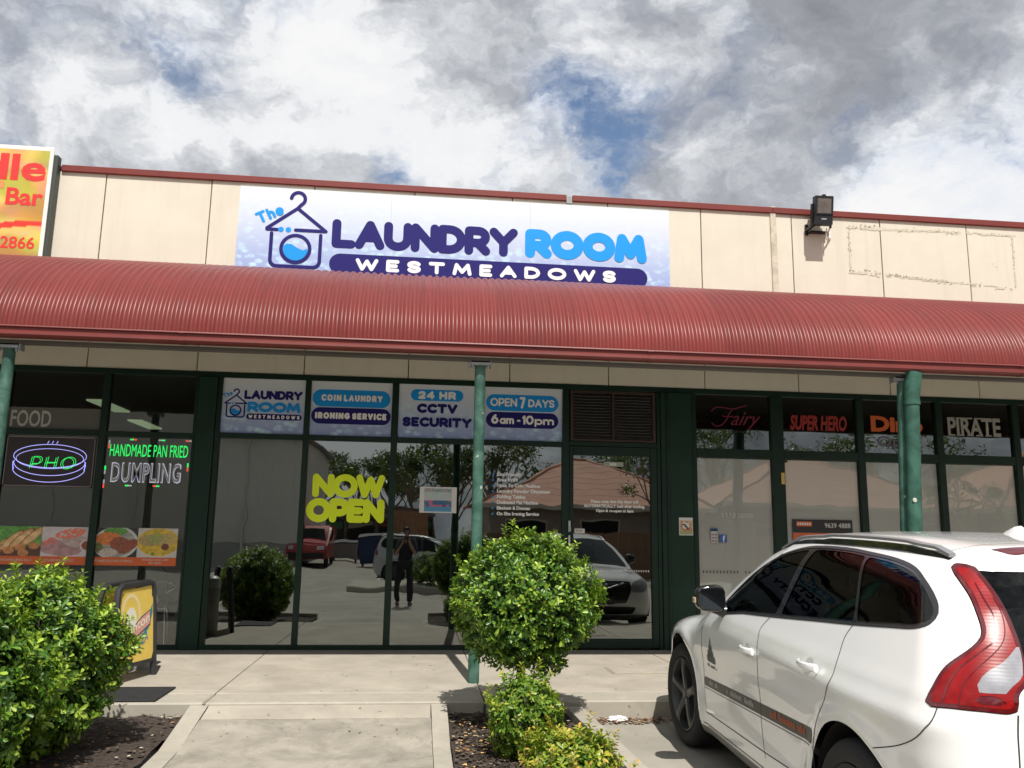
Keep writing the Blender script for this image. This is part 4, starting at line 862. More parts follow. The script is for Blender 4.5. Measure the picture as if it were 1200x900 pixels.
def pch(x, X, Y):
    X = np.array(X, float); Y = np.array(Y, float); h = np.diff(X); d = np.diff(Y)/h; m = np.zeros(len(X))
    for i in range(1, len(X)-1):
        if d[i-1]*d[i] > 0: w1 = 2*h[i]+h[i-1]; w2 = h[i]+2*h[i-1]; m[i] = (w1+w2)/(w1/d[i-1]+w2/d[i])
    m[0] = d[0]; m[-1] = d[-1]; x = np.clip(x, X[0], X[-1]); i = np.clip(np.searchsorted(X, x)-1, 0, len(X)-2); t = (x-X[i])/h[i]
    return (2*t**3-3*t**2+1)*Y[i]+(t**3-2*t**2+t)*h[i]*m[i]+(-2*t**3+3*t**2)*Y[i+1]+(t**3-t**2)*h[i]*m[i+1]
def smax(a, b, k):
    h = np.maximum(k-np.abs(a-b), 0)/k; return np.maximum(a, b)+h*h*k*.25
AXF, AXR = 1.387, -1.30
def car_W(x, z):
    w = pch(z, ZT, WT)
    w = w-0.16*np.clip((x-1.15)/1.1, 0, 2)**2.4-0.075*np.clip((-1.25-x)/.85, 0, 2)**2.0*np.clip((1.9-z), .4, 1)
    for ax in (AXF, AXR):
        d = np.hypot(x-ax, z-.37); w = w+.017*np.exp(-((d-.455)/.06)**2)*(z > .2)
    w = w+.012*np.exp(-((z-.93)/.05)**2)*np.clip((-.2-x)/1.0, 0, 1)
    return w
def car_F(P):
    x, y, z = P[:, 0], np.abs(P[:, 1]), P[:, 2]
    f1 = (y-car_W(x, z))*.93
    xs = x+.16*y*y*(x > 0)
    zt = pch(xs, TX, TZ); s = (pch(xs+.01, TX, TZ)-pch(xs-.01, TX, TZ))/.02
    f2 = (z-zt+.085*y*y)/np.sqrt(1+s*s)
    hood = np.exp(-((y-.50)/.10)**2)*.012*np.clip((x-1.2)/.3, 0, 1); f2 = f2-hood
    f3 = (pch(z, RZ, RX)+.16*y*y-x)*.95
    f4 = x-pch(z, FZ, FX)+.16*y*y
    f5 = .19-z
    a = smax(f1, f2, np.clip(.16-.0*x, .1, .16)); a = smax(a, f3, .20); a = smax(a, f4, .22); return smax(a, f5, .05)
def car_grad(P, e=.002):
    g = np.zeros_like(P)
    for k in range(3):
        d = np.zeros(3); d[k] = e; g[:, k] = (car_F(P+d)-car_F(P-d))/(2*e)
    return g
def project(P, it=4):
    for _ in range(it):
        g = car_grad(P); P = P-(car_F(P)/np.maximum((g*g).sum(1), .05))[:, None]*g
    return P
def sdpoly(X, Z, poly):
    poly = np.array(poly, float); n = len(poly); d = np.full(X.shape, 1e9); ins = np.zeros(X.shape, bool)
    for i in range(n):
        a = poly[i]; b = poly[(i+1) % n]; e = b-a; wx, wz = X-a[0], Z-a[1]; t = np.clip((wx*e[0]+wz*e[1])/(e@e), 0, 1)
        d = np.minimum(d, (wx-e[0]*t)**2+(wz-e[1]*t)**2)
        c = ((a[1] <= Z) & (b[1] > Z)) | ((b[1] <= Z) & (a[1] > Z)); xx = a[0]+(Z-a[1])/(e[1] if abs(e[1]) > 1e-9 else 1e-9)*e[0]; ins ^= c & (X < xx)
    return np.where(ins, -1, 1)*np.sqrt(d)
def sdline(X, Z, pts):
    d = np.full(X.shape, 1e9)
    for a, b in zip(pts[:-1], pts[1:]):
        a = np.array(a, float); b = np.array(b, float); e = b-a; wx, wz = X-a[0], Z-a[1]; t = np.clip((wx*e[0]+wz*e[1])/(e@e), 0, 1); d = np.minimum(d, (wx-e[0]*t)**2+(wz-e[1]*t)**2)
    return np.sqrt(d)
def crom(pts, n=5, closed=True):
    k = len(pts); out = []
    for i in range(k if closed else k-1):
        p0, p1, p2, p3 = [np.array(pts[(i+j) % k] if closed else pts[min(max(i+j, 0), k-1)], float) for j in (-1, 0, 1, 2)]
        for q in range(n):
            t = q/n; out.append(tuple(.5*((2*p1)+(-p0+p2)*t+(2*p0-5*p1+4*p2-p3)*t*t+(-p0+3*p1-3*p2+p3)*t**3)))
    if not closed: out.append(tuple(pts[-1]))
    return out
def surface_nets(h=.026):
    lo = np.array([-2.2, -1.014, .15]); n = np.array([int(4.55/h), int(2.028/h)+1, int(1.56/h)])
    ax = [lo[k]+h*np.arange(n[k]) for k in range(3)]; X, Y, Z = np.meshgrid(*ax, indexing='ij'); V = car_F(np.stack([X.ravel(), Y.ravel(), Z.ravel()], 1)).reshape(n)
    s = V < 0; acc = np.zeros((*(n-1), 3)); cnt = np.zeros(n-1)
    for k in range(3):
        sl = [slice(None)]*3; sh = [slice(None)]*3; sl[k] = slice(0, -1); sh[k] = slice(1, None); a, b = V[tuple(sl)], V[tuple(sh)]
        ch = s[tuple(sl)] != s[tuple(sh)]; t = np.where(ch, a/np.where(ch, a-b, 1), 0)
        I = np.argwhere(ch); pos = I.astype(float); pos[:, k] += t[ch]
        o = [j for j in range(3) if j != k]
        for da in (0, 1):
            for db in (0, 1):
                J = I.copy(); J[:, o[0]] -= da; J[:, o[1]] -= db; ok = np.all((J >= 0) & (J < n-1), 1)
                np.add.at(acc, tuple(J[ok].T), pos[ok]); np.add.at(cnt, tuple(J[ok].T), 1)
    idx = -np.ones(n-1, int); m = cnt > 0; idx[m] = np.arange(m.sum()); P = acc[m]/cnt[m][:, None]*h+lo; F = []
    for k in range(3):
        sl = [slice(None)]*3; sh = [slice(None)]*3; sl[k] = slice(0, -1); sh[k] = slice(1, None); A = s[tuple(sl)]; ch = A != s[tuple(sh)]
        I = np.argwhere(ch); inv = A[ch]; o = [(k+1) % 3, (k+2) % 3]; q = []
        ok = np.all([(I[:, o[0]] > 0), (I[:, o[1]] > 0)], 0); I = I[ok]; inv = inv[ok]
        for da, db in ((1, 1), (0, 1), (0, 0), (1, 0)):
            J = I.copy(); J[:, o[0]] -= da; J[:, o[1]] -= db; q.append(idx[tuple(J.T)])
        q = np.stack(q, 1); q[~inv] = q[~inv][:, ::-1]; F.append(q)
    return project(P), np.concatenate(F)
class Cut:
    def __init__(s, P, F): s.P = [p for p in P]; s.F = [(tuple(f), 'body') for f in F.tolist()]
    def region(s, fn, name, src=('body',)):
        A = np.array(s.P); v = fn(A); v[np.abs(v) < 1e-5] = 1e-5; v = list(v); cache = {}; out = []; new = []
        for f, r in s.F:
            if r not in src: out.append((f, r)); continue
            sg = [v[i] < 0 for i in f]
            if all(sg): out.append((f, name)); continue
            if not any(sg): out.append((f, r)); continue
            a, b = [], []; k = len(f)
            for i in range(k):
                p, q = f[i], f[(i+1) % k]; (a if v[p] < 0 else b).append(p)
                if (v[p] < 0) != (v[q] < 0):
                    key = (min(p, q), max(p, q))
                    if key not in cache:
                        t = v[p]/(v[p]-v[q]); cache[key] = len(s.P); s.P.append(np.array(s.P[p])*(1-t)+np.array(s.P[q])*t); v.append(0.0)
                    a.append(cache[key]); b.append(cache[key])
            if len(a) > 2: out.append((tuple(a), name))
            if len(b) > 2: out.append((tuple(b), r))
        n0 = len(A)
        if len(s.P) > n0:
            Q = project(np.array(s.P[n0:]), 2)
            for i, p in enumerate(Q): s.P[n0+i] = p
        s.F = out
    def mesh(s, name, m, regs, parent, off=0.0, side=None):
        if side is None and name in ('side_window', 'window_trim', 'pillar_cover', 'tail_lamp', 'lamp_gap', 'headlamp', 'side_stripe'):
            o1 = s.mesh(name, m, regs, parent, off, 1); s.mesh(name, m, regs, parent, off, -1); return o1
        fs = [f for f, r in s.F if r in regs and (side is None or s.P[f[0]][1]*side > 0)]
        if not fs: return None
        used = sorted({i for f in fs for i in f}); mp = {i: k for k, i in enumerate(used)}; P = np.array([s.P[i] for i in used]); g = car_grad(P); g /= np.linalg.norm(g, axis=1)[:, None]+1e-9
        if off: P = P+g*off
        me = bpy.data.meshes.new(name); me.from_pydata(P.tolist(), [], [tuple(mp[i] for i in f) for f in fs]); me.materials.append(m)
        me.polygons.foreach_set('use_smooth', [True]*len(fs)); me.normals_split_custom_set_from_vertices([tuple(q) for q in g]); return link(name, me, parent)
DLO = [(.52, 1.07), (.33, 1.27), (.1, 1.405), (-.13, 1.487), (-.37, 1.525), (-.73, 1.533), (-1.0, 1.525), (-1.26, 1.512), (-1.45, 1.487), (-1.57, 1.445), (-1.66, 1.39), (-1.71, 1.335), (-1.70, 1.29), (-1.62, 1.265), (-1.48, 1.25), (-1.19, 1.22), (-.79, 1.185), (-.29, 1.14), (.14, 1.105)]
SEAM_B = [(-.28, 1.14), (-.20, 1.06), (-.225, .95), (-.225, .76), (-.215, .55), (-.26, .37)]
SEAM_R = [(-1.18, 1.215), (-1.145, 1.15), (-1.16, 1.04), (-1.15, .95), (-1.04, .80), (-.95, .66), (-.92, .54), (-.92, .36)]
SEAM_F = [(.74, 1.04), (.80, .95), (.83, .8), (.83, .5), (.80, .37)]
SEAM_S = [(.80, .37), (-.26, .40), (-.92, .43)]
SEAM_U = [(-1.885, 1.02), (-1.87, .95), (-1.80, .88), (-1.68, .82), (-1.53, .77)]
LAMP = [(-.71, 1.512), (-.786, 1.515), (-.822, 1.483), (-.87, 1.424), (-.919, 1.35), (-.961, 1.253), (-.979, 1.19), (-.993, 1.137), (-.992, 1.115), (-.967, 1.075), (-.96, 1.017), (-.864, 1.015), (-.761, 1.013), (-.672, 1.009), (-.691, 1.066), (-.734, 1.146), (-.808, 1.211), (-.84, 1.247), (-.849, 1.28), (-.831, 1.333), (-.79, 1.411)]
RIB = [(-.735, 1.03), (-.75, 1.085), (-.785, 1.148), (-.862, 1.222), (-.889, 1.25), (-.893, 1.289), (-.878, 1.339), (-.845, 1.388), (-.805, 1.45)]
RIB2 = [(-.79, 1.03), (-.80, 1.09), (-.84, 1.15), (-.90, 1.22), (-.918, 1.27), (-.905, 1.34), (-.87, 1.40)]
def dark_glass(name, col=(.012, .014, .016), r=.02): return mat(name, col, r, spec=.16, coat=0.0)
def car_glass():
    m = glass_mat('tinted_car_glass', .03, (.34, .37, .36), 0.0, .45); return m
CARGLASS = car_glass()
def seats(t):
    M_s = mat('charcoal_upholstery', (.035, .035, .038), .7, var=.2, vscale=20); M_d = mat('dash_plastic', (.02, .02, .021), .6)
    for x, ys in ((-.02, (-.37, .37)), (-.92, (-.42, 0, .42))):
        for y in ys:
            w = .25 if len(ys) == 2 else .2
            s_ = G().bbox(x-.28, x+.24, y-w, y+w, .55, .74, .05).build('seat', M_s, t)
            g = G(); ax, az = Vector((0, 1, 0)), Vector((-.22, 0, .97)).normalized(); ay = ax.cross(az); c = Vector((x-.34, y, 1.0)); bm = bmesh.new(); bmesh.ops.create_cube(bm, size=1)
            for v in bm.verts: v.co = c+ax*(v.co.x*2*w*(.84 if v.co.z > 0 else 1))+ay*(v.co.y*.14)+az*(v.co.z*.56)
            bmesh.ops.bevel(bm, geom=bm.edges[:], offset=.045, segments=2, affect='EDGES'); bm.verts.index_update(); g.add([v.co for v in bm.verts], [[v.index for v in f.verts] for f in bm.faces]); bm.free(); g.build('seat_back', M_s, s_, smooth=True)
            g = G(); g.bbox(x-.47, x-.38, y-.12, y+.12, 1.29, 1.44, .04); g.tube([(x-.42, y-.05, 1.2), (x-.42, y-.05, 1.32)], .008, 6); g.tube([(x-.42, y+.05, 1.2), (x-.42, y+.05, 1.32)], .008, 6); g.build('headrest', M_s, s_)
    G().bbox(.45, 1.0, -.74, .74, .7, 1.03, .08).build('dashboard', M_d, t)
    g = G(); g.tube([(.30+.05*math.sin(R(a)), -.37+.18*math.cos(R(a)), .98+.17*math.sin(R(a))) for a in range(0, 360, 15)], .014, 8, closed=True); g.build('steering_wheel', M_d, t, smooth='all')
    G().box(-1.85, 1.0, -.80, .80, .22, .50).build('cabin_floor', M_d, t)
def lamp_mat(name, col, em=0.0):
    m = bpy.data.materials.new(name); m.use_nodes = True; n = N(m.node_tree); b = n.n['Principled BSDF']; b.inputs['Roughness'].default_value = .30; b.inputs['Specular IOR Level'].default_value = .25; b.inputs['Coat Weight'].default_value = .35; b.inputs['Coat Roughness'].default_value = .02
    tc = n.add('ShaderNodeTexCoord').outputs['Object']; w = n.add('ShaderNodeTexWave'); w.wave_type = 'BANDS'; w.bands_direction = 'Z'; w.inputs['Scale'].default_value = 26; w.inputs['Distortion'].default_value = 1.5; n.link(tc, w.inputs['Vector'])
    c = n.mix(n.noise(tc, 14, 3, .6), tuple(v*.45 for v in col), tuple(min(1, v*1.6) for v in col)); n.link(c, b.inputs['Base Color'])
    bp = n.add('ShaderNodeBump'); bp.inputs['Strength'].default_value = .05; bp.inputs['Distance'].default_value = .002; n.link(w.outputs['Fac'], bp.inputs['Height']); n.link(bp.outputs[0], b.inputs['Normal']); return m
def wheel(parent, x, y, z, side, steer=0.0, r=.365):
    M_t = mat('tyre_rubber', (.017, .017, .018), .75, bump=.2, bscale=90); M_r = mat('dark_alloy', (.075, .075, .08), .4, .5); M_h = mat('brake_dark', (.02, .02, .02), .6)
    w = .235; c, s_ = math.cos(steer), math.sin(steer)
    def place(o): o.matrix_parent_inverse = Matrix.Identity(4); o.location = (x, y, z); o.rotation_euler = (0, 0, steer + (0 if side > 0 else math.pi)); return o
    g = G(); rr = .255
    prof = [(rr-.012, -.15), (rr+.005, -.10), (rr, -.03), (rr+.012, -.012), (r-.05, .0), (r-.022, -.010), (r-.006, -.03), (r, -.05), (r, -.16), (r-.01, -.20), (r-.05, -.225), (rr, -.23)]
    g.lathe(prof, (0, 0, 0), 56, 'Y', cap=False)
    for kz in (-.07, -.115, -.16): g.lathe([(r+.001, kz-.004), (r-.006, kz), (r+.001, kz+.004)], (0, 0, 0), 56, 'Y', cap=False)
    wh = place(g.build('wheel', M_t, parent, smooth=True))
    def sub(o): o.parent = wh; o.matrix_parent_inverse = Matrix.Identity(4); return o
    g = G(); g.lathe([(rr+.004, -.012), (rr-.008, -.006), (rr-.018, -.02), (rr-.03, -.16), (0.06, -.17)], (0, 0, 0), 56, 'Y', cap=False); sub(g.build('rim', M_r, wh, smooth=True))
    for i in range(5):
        a = 2*math.pi*i/5+.3; d = Vector((math.cos(a), 0, math.sin(a))); n_ = Vector((-math.sin(a), 0, math.cos(a))); yv = Vector((0, 1, 0)); g = G(); vs = []
        for q, hw, dy in ((.03, .040, -.035), (.12, .026, -.022), (.19, .028, -.016), (rr-.012, .052, -.020)):
            for sgn, yy in ((-1, 0), (-.55, .010), (.55, .010), (1, 0), (1, -.035), (-1, -.035)): vs.append(d*q+n_*(hw*sgn)+yv*(dy+yy))
        fs = [(6*k+j, 6*k+(j+1) % 6, 6*k+6+(j+1) % 6, 6*k+6+j) for k in range(3) for j in range(6)]; g.add(vs, fs+[(0, 1, 2, 3, 4, 5), (23, 22, 21, 20, 19, 18)]); sub(g.build('spoke', M_r, wh))
    g = G(); g.lathe([(0, -.018), (.030, -.018), (.034, -.026), (.06, -.03), (.06, -.06)], (0, 0, 0), 20, 'Y', cap=False); sub(g.build('hub_cap', M_r, wh, smooth=True))
    g = G(); g.lathe([(.16, -.10), (.165, -.12), (.05, -.12)], (0, 0, 0), 30, 'Y', cap=False); sub(g.build('brake_disc', mat('brake_steel', (.16, .15, .14), .4, .7), wh))
    return wh
CARDATA = {}
def side_map(me, side, off=.0025):
    """wrap a flat (x,z) mesh on the car flank"""
    n = len(me.vertices); co = np.empty(n*3); me.vertices.foreach_get('co', co); co = co.reshape(-1, 3); y = car_W(co[:, 0], co[:, 2])
    P = np.stack([co[:, 0], y*side, co[:, 2]], 1)
    for _ in range(4): P[:, 1] -= car_F(P)*side
    P[:, 1] += off*side; me.vertices.foreach_set('co', P.ravel()); me.update()
def make_car(name, label, cat, paint, loc, rz, pitch, detail=True, group=None):
    t = bpy.data.objects.new(name, None); COL.objects.link(t); t.location = loc; t.rotation_euler = (0, -pitch*-1, rz); tag(t, label, cat, group)
    t.rotation_euler = (0, pitch, rz)
    if 'cut' not in CARDATA:
        P, F = surface_nets(); C = Cut(P, F); ay = lambda A: np.abs(A[:, 1])
        for ax, rr in ((AXF, .415), (AXR, .425)):
            C.region(lambda A: np.maximum(np.hypot(A[:, 0]-ax, A[:, 2]-.385)-rr, .55-ay(A)), 'hole')
        for ax, rr in ((AXF, .415), (AXR, .425)):
            C.region(lambda A: np.maximum(np.hypot(A[:, 0]-ax, A[:, 2]-.385)-rr-.03, .55-ay(A)), 'arch_lip')
        D1 = crom(DLO, 3); sd = lambda A: np.maximum(sdpoly(A[:, 0], A[:, 2], D1), .35-ay(A))
        C.region(lambda A: sd(A)-.009, 'trim'); C.region(lambda A: sd(A)+.004, 'pillar', ('trim',))
        for nm, x0, x1, z0, z1 in (('g1', -.335, -.33, 1.14, 1.51), ):
            pass
        xb = lambda z: -.345+(z-1.14)*-.12; xc = lambda z: -1.185+(z-1.22)*.62
        C.region(lambda A: np.maximum(sd(A)+.012, (xb(A[:, 2])+.03)-A[:, 0]), 'glass_front', ('pillar',))
        C.region(lambda A: np.maximum(sd(A)+.012, np.maximum(A[:, 0]-(xb(A[:, 2])-.035), xc(A[:, 2])+.014-A[:, 0])), 'glass_rear', ('pillar',))
        C.region(lambda A: np.maximum(sd(A)+.012, A[:, 0]-(xc(A[:, 2])-.014)), 'glass_quarter', ('pillar',))
        # tail lamps: coordinate t runs round the corner
        lt = lambda A: (A[:, 0]+ay(A))/math.sqrt(2); LP = crom(LAMP, 3)
        lam = lambda A: np.maximum(np.maximum(sdpoly(lt(A), A[:, 2], LP), A[:, 0]+1.3), .35-ay(A))
        C.region(lambda A: lam(A)-.004, 'lamp_gap'); C.region(lam, 'lamp', ('lamp_gap',)); C.region(lambda A: lam(A)+.013, 'lamp_inner', ('lamp',))
        cl = crom([(-.962, 1.235), (-.978, 1.14), (-.948, 1.102), (-.948, 1.080), (-.90, 1.077), (-.845, 1.077), (-.853, 1.115), (-.873, 1.145), (-.915, 1.176), (-.943, 1.212)], 3)
        C.region(lambda A: np.maximum(sdpoly(lt(A), A[:, 2], cl), A[:, 0]+1.3), 'lamp_clear', ('lamp_inner', 'lamp'))
        C.region(lambda A: np.maximum(sdpoly(lt(A), A[:, 2], [(-.938, 1.068), (-.936, 1.037), (-.838, 1.034), (-.838, 1.066)]), A[:, 0]+1.3), 'lamp_dark', ('lamp_inner', 'lamp'))
        rg = [(-.588, 1.08), (.588, 1.08), (.552, 1.258), (.55, 1.37), (.568, 1.50), (-.568, 1.50), (-.55, 1.37), (-.552, 1.258)]
        C.region(lambda A: np.maximum(sdpoly(A[:, 1], A[:, 2], rg), A[:, 0]+1.5), 'rear_glass')
        # windscreen
        wsy = lambda z: np.interp(z, [1.05, 1.5], [.76, .56])
        C.region(lambda A: np.maximum(np.maximum(A[:, 0]+.16*A[:, 1]**2-1.09, .27-A[:, 0]-.16*A[:, 1]**2), np.maximum(ay(A)-wsy(A[:, 2]), 1.0-A[:, 2])), 'windscreen')
        # front
        C.region(lambda A: np.maximum(sdpoly(ay(A), A[:, 2], [(-.1, .435), (.40, .44), (.49, .62), (.49, .765), (-.1, .80)]), 1.8-A[:, 0]), 'grille')
        C.region(lambda A: np.maximum(sdpoly(ay(A), A[:, 2], [(-.1, .27), (.50, .28), (.56, .39), (-.1, .40)]), 1.8-A[:, 0]), 'intake')
        C.region(lambda A: np.maximum(sdpoly(ay(A), A[:, 2], crom([(.50, .62), (.70, .61), (.82, .70), (.84, .84), (.74, .83), (.54, .75)], 4)), 1.45-A[:, 0]), 'headlamp')
        C.region(lambda A: np.maximum(sdpoly(ay(A), A[:, 2], [(.66, .33), (.80, .34), (.80, .42), (.66, .42)]), 1.6-A[:, 0]), 'fog')
        # stripe and cladding
        C.region(lambda A: A[:, 2]-(.262+.03*np.clip((-A[:, 0]+.8)/1.7, 0, 1)), 'cladding')
        C.region(lambda A: np.maximum(sdpoly(A[:, 0], A[:, 2], [(.835, .60), (.835, .54), (-.925, .622), (-.925, .692)]), .5-ay(A)), 'stripe')
        C.region(lambda A: np.maximum(sdpoly(A[:, 1], A[:, 0], [(-.47, -1.655), (.47, -1.655), (.42, -1.715), (-.42, -1.715)]), 1.4-A[:, 2]), 'stop_lamp')
        CARDATA['cut'] = C
    C = CARDATA['cut']
    body = C.mesh('body', paint, ('body', 'arch_lip', 'fog'), t)
    M_trim = mat('black_gloss_trim', (.012, .012, .014), .2, coat=.5); M_gl = CARGLASS if detail else dark_glass('dark_side_glass')
    M_gap = mat('gap_black', (.035, .035, .035), .9)
    def ribbon(pts, w, name, m, off=.0012, par=None):
        P = project(np.array(pts, float), 5); n = len(P); g = car_grad(P); g /= np.linalg.norm(g, axis=1)[:, None]
        T = np.gradient(P, axis=0); T /= np.linalg.norm(T, axis=1)[:, None]+1e-9; Sd = np.cross(g, T); P = P+g*off
        gg = G(); gg.add([tuple(q) for k in range(n) for q in (P[k]-Sd[k]*w/2, P[k]+Sd[k]*w/2)], [(2*k, 2*k+1, 2*k+3, 2*k+2) for k in range(n-1)]); return gg.build(name, m, par or t, fixn=False, smooth='all')
    def dens(L, n=6):
        out = []
        for a, b in zip(L[:-1], L[1:]):
            for k in range(n): out.append(tuple(np.array(a)*(1-k/n)+np.array(b)*(k/n)))
        return out+[tuple(L[-1])]
    C.mesh('lamp_gap', M_gap, ('lamp_gap',), t, -.002)
    for sy in (1, -1):
        for L, w in ((crom(SEAM_B, 4, False), .0055), (crom(SEAM_R, 4, False), .0055), (crom(SEAM_F, 4, False), .0055), (SEAM_S, .006), (crom(SEAM_U, 4, False), .0045)):
            ribbon([(x, sy*float(car_W(np.array([x]), np.array([z]))[0]), z) for x, z in dens(L)], w, 'panel_gap', M_gap)
        ribbon([(-2.0, sy*y, z) for y, z in dens([(.633, 1.008), (.64, .95), (.65, .85), (.655, .80), (.62, .66), (.45, .61), (0, .60)])], .006, 'panel_gap', M_gap)
        ribbon([(x, sy*y, 1.58) for x, y in dens(crom([(-1.60, .635), (-1.545, .60), (-1.525, .55), (-1.557, .473), (-1.572, .224), (-1.575, 0)], 4, False), 2)], .0035, 'panel_gap', M_gap)
        ribbon([(x, sy*y, .95) for x, y in dens(crom([(1.16, .75), (1.5, .68), (1.9, .58), (2.12, .46)], 4, False), 2)], .006, 'panel_gap', M_gap)
    C.mesh('window_trim', mat('dull_alloy_trim', (.05, .05, .055), .35, .4), ('trim',), t, .002); C.mesh('pillar_cover', M_trim, ('pillar',), t, -.001)
    for r_ in ('glass_front', 'glass_rear', 'glass_quarter'): C.mesh('side_window', M_gl, (r_,), t, -.005)
    C.mesh('rear_window', M_gl, ('rear_glass',), t, -.004); C.mesh('windscreen', dark_glass('windscreen_glass', (.02, .026, .028)), ('windscreen',), t, -.004)
    C.mesh('lower_cladding', mat('grey_cladding', (.16, .16, .155), .5, var=.15), ('cladding',), t, 0)
    C.mesh('wheel_arch_trim', paint, ('arch_none',), t)
    L1 = CARDATA.setdefault('l1', lamp_mat('lamp_red_lens', (.24, .003, .004))); L2 = CARDATA.setdefault('l2', mat('lamp_dark_red', (.11, .002, .006), .1, coat=1)); L3 = CARDATA.setdefault('l3', lamp_mat('lamp_clear_lens', (.27, .27, .30)))
    lms = {}
    for sy in (1, -1):
        lms[sy] = lm = C.mesh('tail_lamp', L2, ('lamp', 'lamp_dark', 'lamp_rib'), t, .004, sy); C.mesh('lens', L1, ('lamp_inner',), lm, .006, sy); C.mesh('clear_lens', L3, ('lamp_clear',), lm, .006, sy)
    
    for sy in (1, -1):
        for RB, w_ in ((RIB, .006), (RIB2, .004)):
            pts = []
            for tt, z in crom(RB, 3, False):
                # walk along the corner: x+y = t*sqrt2
                lo_, hi_ = 0.35, 1.0
                for _ in range(30):
                    mid = (lo_+hi_)/2; v = car_F(np.array([[tt*math.sqrt(2)-mid, mid, z]]))[0]
                    if v < 0: lo_ = mid
                    else: hi_ = mid
                pts.append((tt*math.sqrt(2)-lo_, sy*lo_, z))
            ribbon(pts, w_, 'lens_rib', L2, .0075, lms[sy])
    C.mesh('stop_lamp', L2, ('stop_lamp',), t, .002)
    C.mesh('grille', M_trim, ('grille',), t, -.02); C.mesh('intake', M_trim, ('intake',), t, -.03); C.mesh('headlamp', L3, ('headlamp',), t, .002)
    C.mesh('side_stripe', mat('grey_stripe', (.085, .082, .075), .4) if detail else paint, ('stripe',), t, .001)
    if detail: ribbon([(x, .92, .527+(x-.835)*-.0466) for x in np.linspace(.835, -.925, 40)], .005, 'pinstripe', mat('grey_stripe', (.085, .082, .075), .4))
    ribbon([(.95-.05*0+x*0-1.87*k/30, .90, .285+.03*k/30) for k, x in ((k, 0) for k in range(31))], .006, 'sill_line', M_gap)
    # wheel wells
    g = G()
    for ax, rr in ((AXF, .42), (AXR, .43)):
        for sy in (1, -1):
            n = 20; vs = []
            for k in range(n+1):
                q = R(-25+230*k/n); vs += [(ax+rr*math.cos(q), sy*.90, .385+rr*math.sin(q)), (ax+rr*math.cos(q), sy*.58, .385+rr*math.sin(q))]
            g.add(vs, [(2*k, 2*k+1, 2*k+3, 2*k+2) for k in range(n)]); g.add([(ax-.43, sy*.58, .2), (ax+.43, sy*.58, .2), (ax+.43, sy*.58, .83), (ax-.43, sy*.58, .83)], [(0, 1, 2, 3)])
    g.box(-1.9, 2.0, -.8, .8, .17, .21); g.build('wheel_wells', mat('well_black', (.008, .008, .008), .9), t, fixn=False)
    for sy in (1, -1):
        wheel(t, AXF, sy*.925, .365, sy, R(4) if sy > 0 else R(4)); wheel(t, AXR, sy*.935, .375, sy)
        # roof rails
        pts = [(.18, 1.485), (.06, 1.535), (-.15, 1.575), (-.5, 1.602), (-.8, 1.610), (-1.2, 1.605), (-1.45, 1.592), (-1.6, 1.565)]; g = G(); vs = []
        pts = crom(pts, 4, False)
        for x, z in pts:
            P0 = np.array([[x, sy*.60, z]]); P0 = project(P0, 4)[0]; zz = P0[2]; lift = .022*min(1, (x+1.62)/.12, (.2-x)/.35)+.004
            yy = sy*.60
            vs += [(x, yy-.016, zz+lift-.009), (x, yy+.016, zz+lift-.010), (x, yy+.015, zz+lift+.003), (x, yy+.006, zz+lift+.008), (x, yy-.013, zz+lift+.008)]
        k = len(pts); fs = [(5*i+j, 5*i+(j+1) % 5, 5*i+5+(j+1) % 5, 5*i+5+j) for i in range(k-1) for j in range(5)]+[tuple(range(5)), tuple(5*k-5+j for j in range(5))[::-1]]
        g.add(vs, fs); g.build('roof_rail', mat('satin_rail', (.36, .36, .38), .35, .5), t, smooth=True)
        g = G(); vs = []
        for x, z in pts:
            zz = project(np.array([[x, sy*.60, z]]), 4)[0][2]; lift = .018*min(1, (x+1.62)/.12, (.2-x)/.35)+.002; vs += [(x, sy*.60-.012, zz-.02), (x, sy*.60+.016, zz-.02), (x, sy*.60+.014, zz+lift-.012), (x, sy*.60-.012, zz+lift-.012)]
        g.add(vs, [(4*i+j, 4*i+(j+1) % 4, 4*i+4+(j+1) % 4, 4*i+4+j) for i in range(k-1) for j in range(4)]); g.build('rail_base', M_trim, t)
        # handles
        for hx, hz, L in ((-.09, .925, .19), (-.925, .99, .20)):
            h = G(); nn = 9; vs = []
            for i in range(nn):
                u = i/(nn-1); x = hx+(u-.5)*L*-1; y = .955+.030*math.sin(math.pi*u)**.6; r1 = .013+.007*u
                for j in range(8):
                    a = 2*math.pi*j/8; vs.append((x, sy*(y-.004+r1*.6*math.cos(a)), hz+.006*u*0+r1*math.sin(a)))
            h.add(vs, [(8*i+j, 8*i+(j+1) % 8, 8*i+8+(j+1) % 8, 8*i+8+j) for i in range(nn-1) for j in range(8)]+[tuple(range(8)), tuple(8*nn-8+j for j in range(8))[::-1]])
            h.build('door_handle', paint, t, smooth=True)
            h = G(); vs = [(hx+.02+.05*math.cos(2*math.pi*j/16), 0, hz-.006+.036*math.sin(2*math.pi*j/16)) for j in range(16)]; h.add(vs, [tuple(range(16))]); o = h.build('recess_shade_patch', mat('recess_shade_paint', (.50, .50, .50), .35), t, fixn=False); side_map(o.data, sy, .0015)  # flat oval on the door, shade of a handle recess painted as grey
        # mirrors
        mx, my, mz = .42, sy*1.005, 1.160
        bm = bmesh.new(); bmesh.ops.create_icosphere(bm, subdivisions=3, radius=1)
        for v in bm.verts:
            p = v.co; q = Vector((math.copysign(abs(p.x)**.85, p.x), math.copysign(abs(p.y)**.62, p.y), math.copysign(abs(p.z)**.62, p.z)))
            dx = q.x*.085; dx = max(dx, -.045)
            v.co = Vector((mx+dx, my+q.y*.098*(1-.0*q.z), mz+q.z*(.084-.010*q.y*sy)))
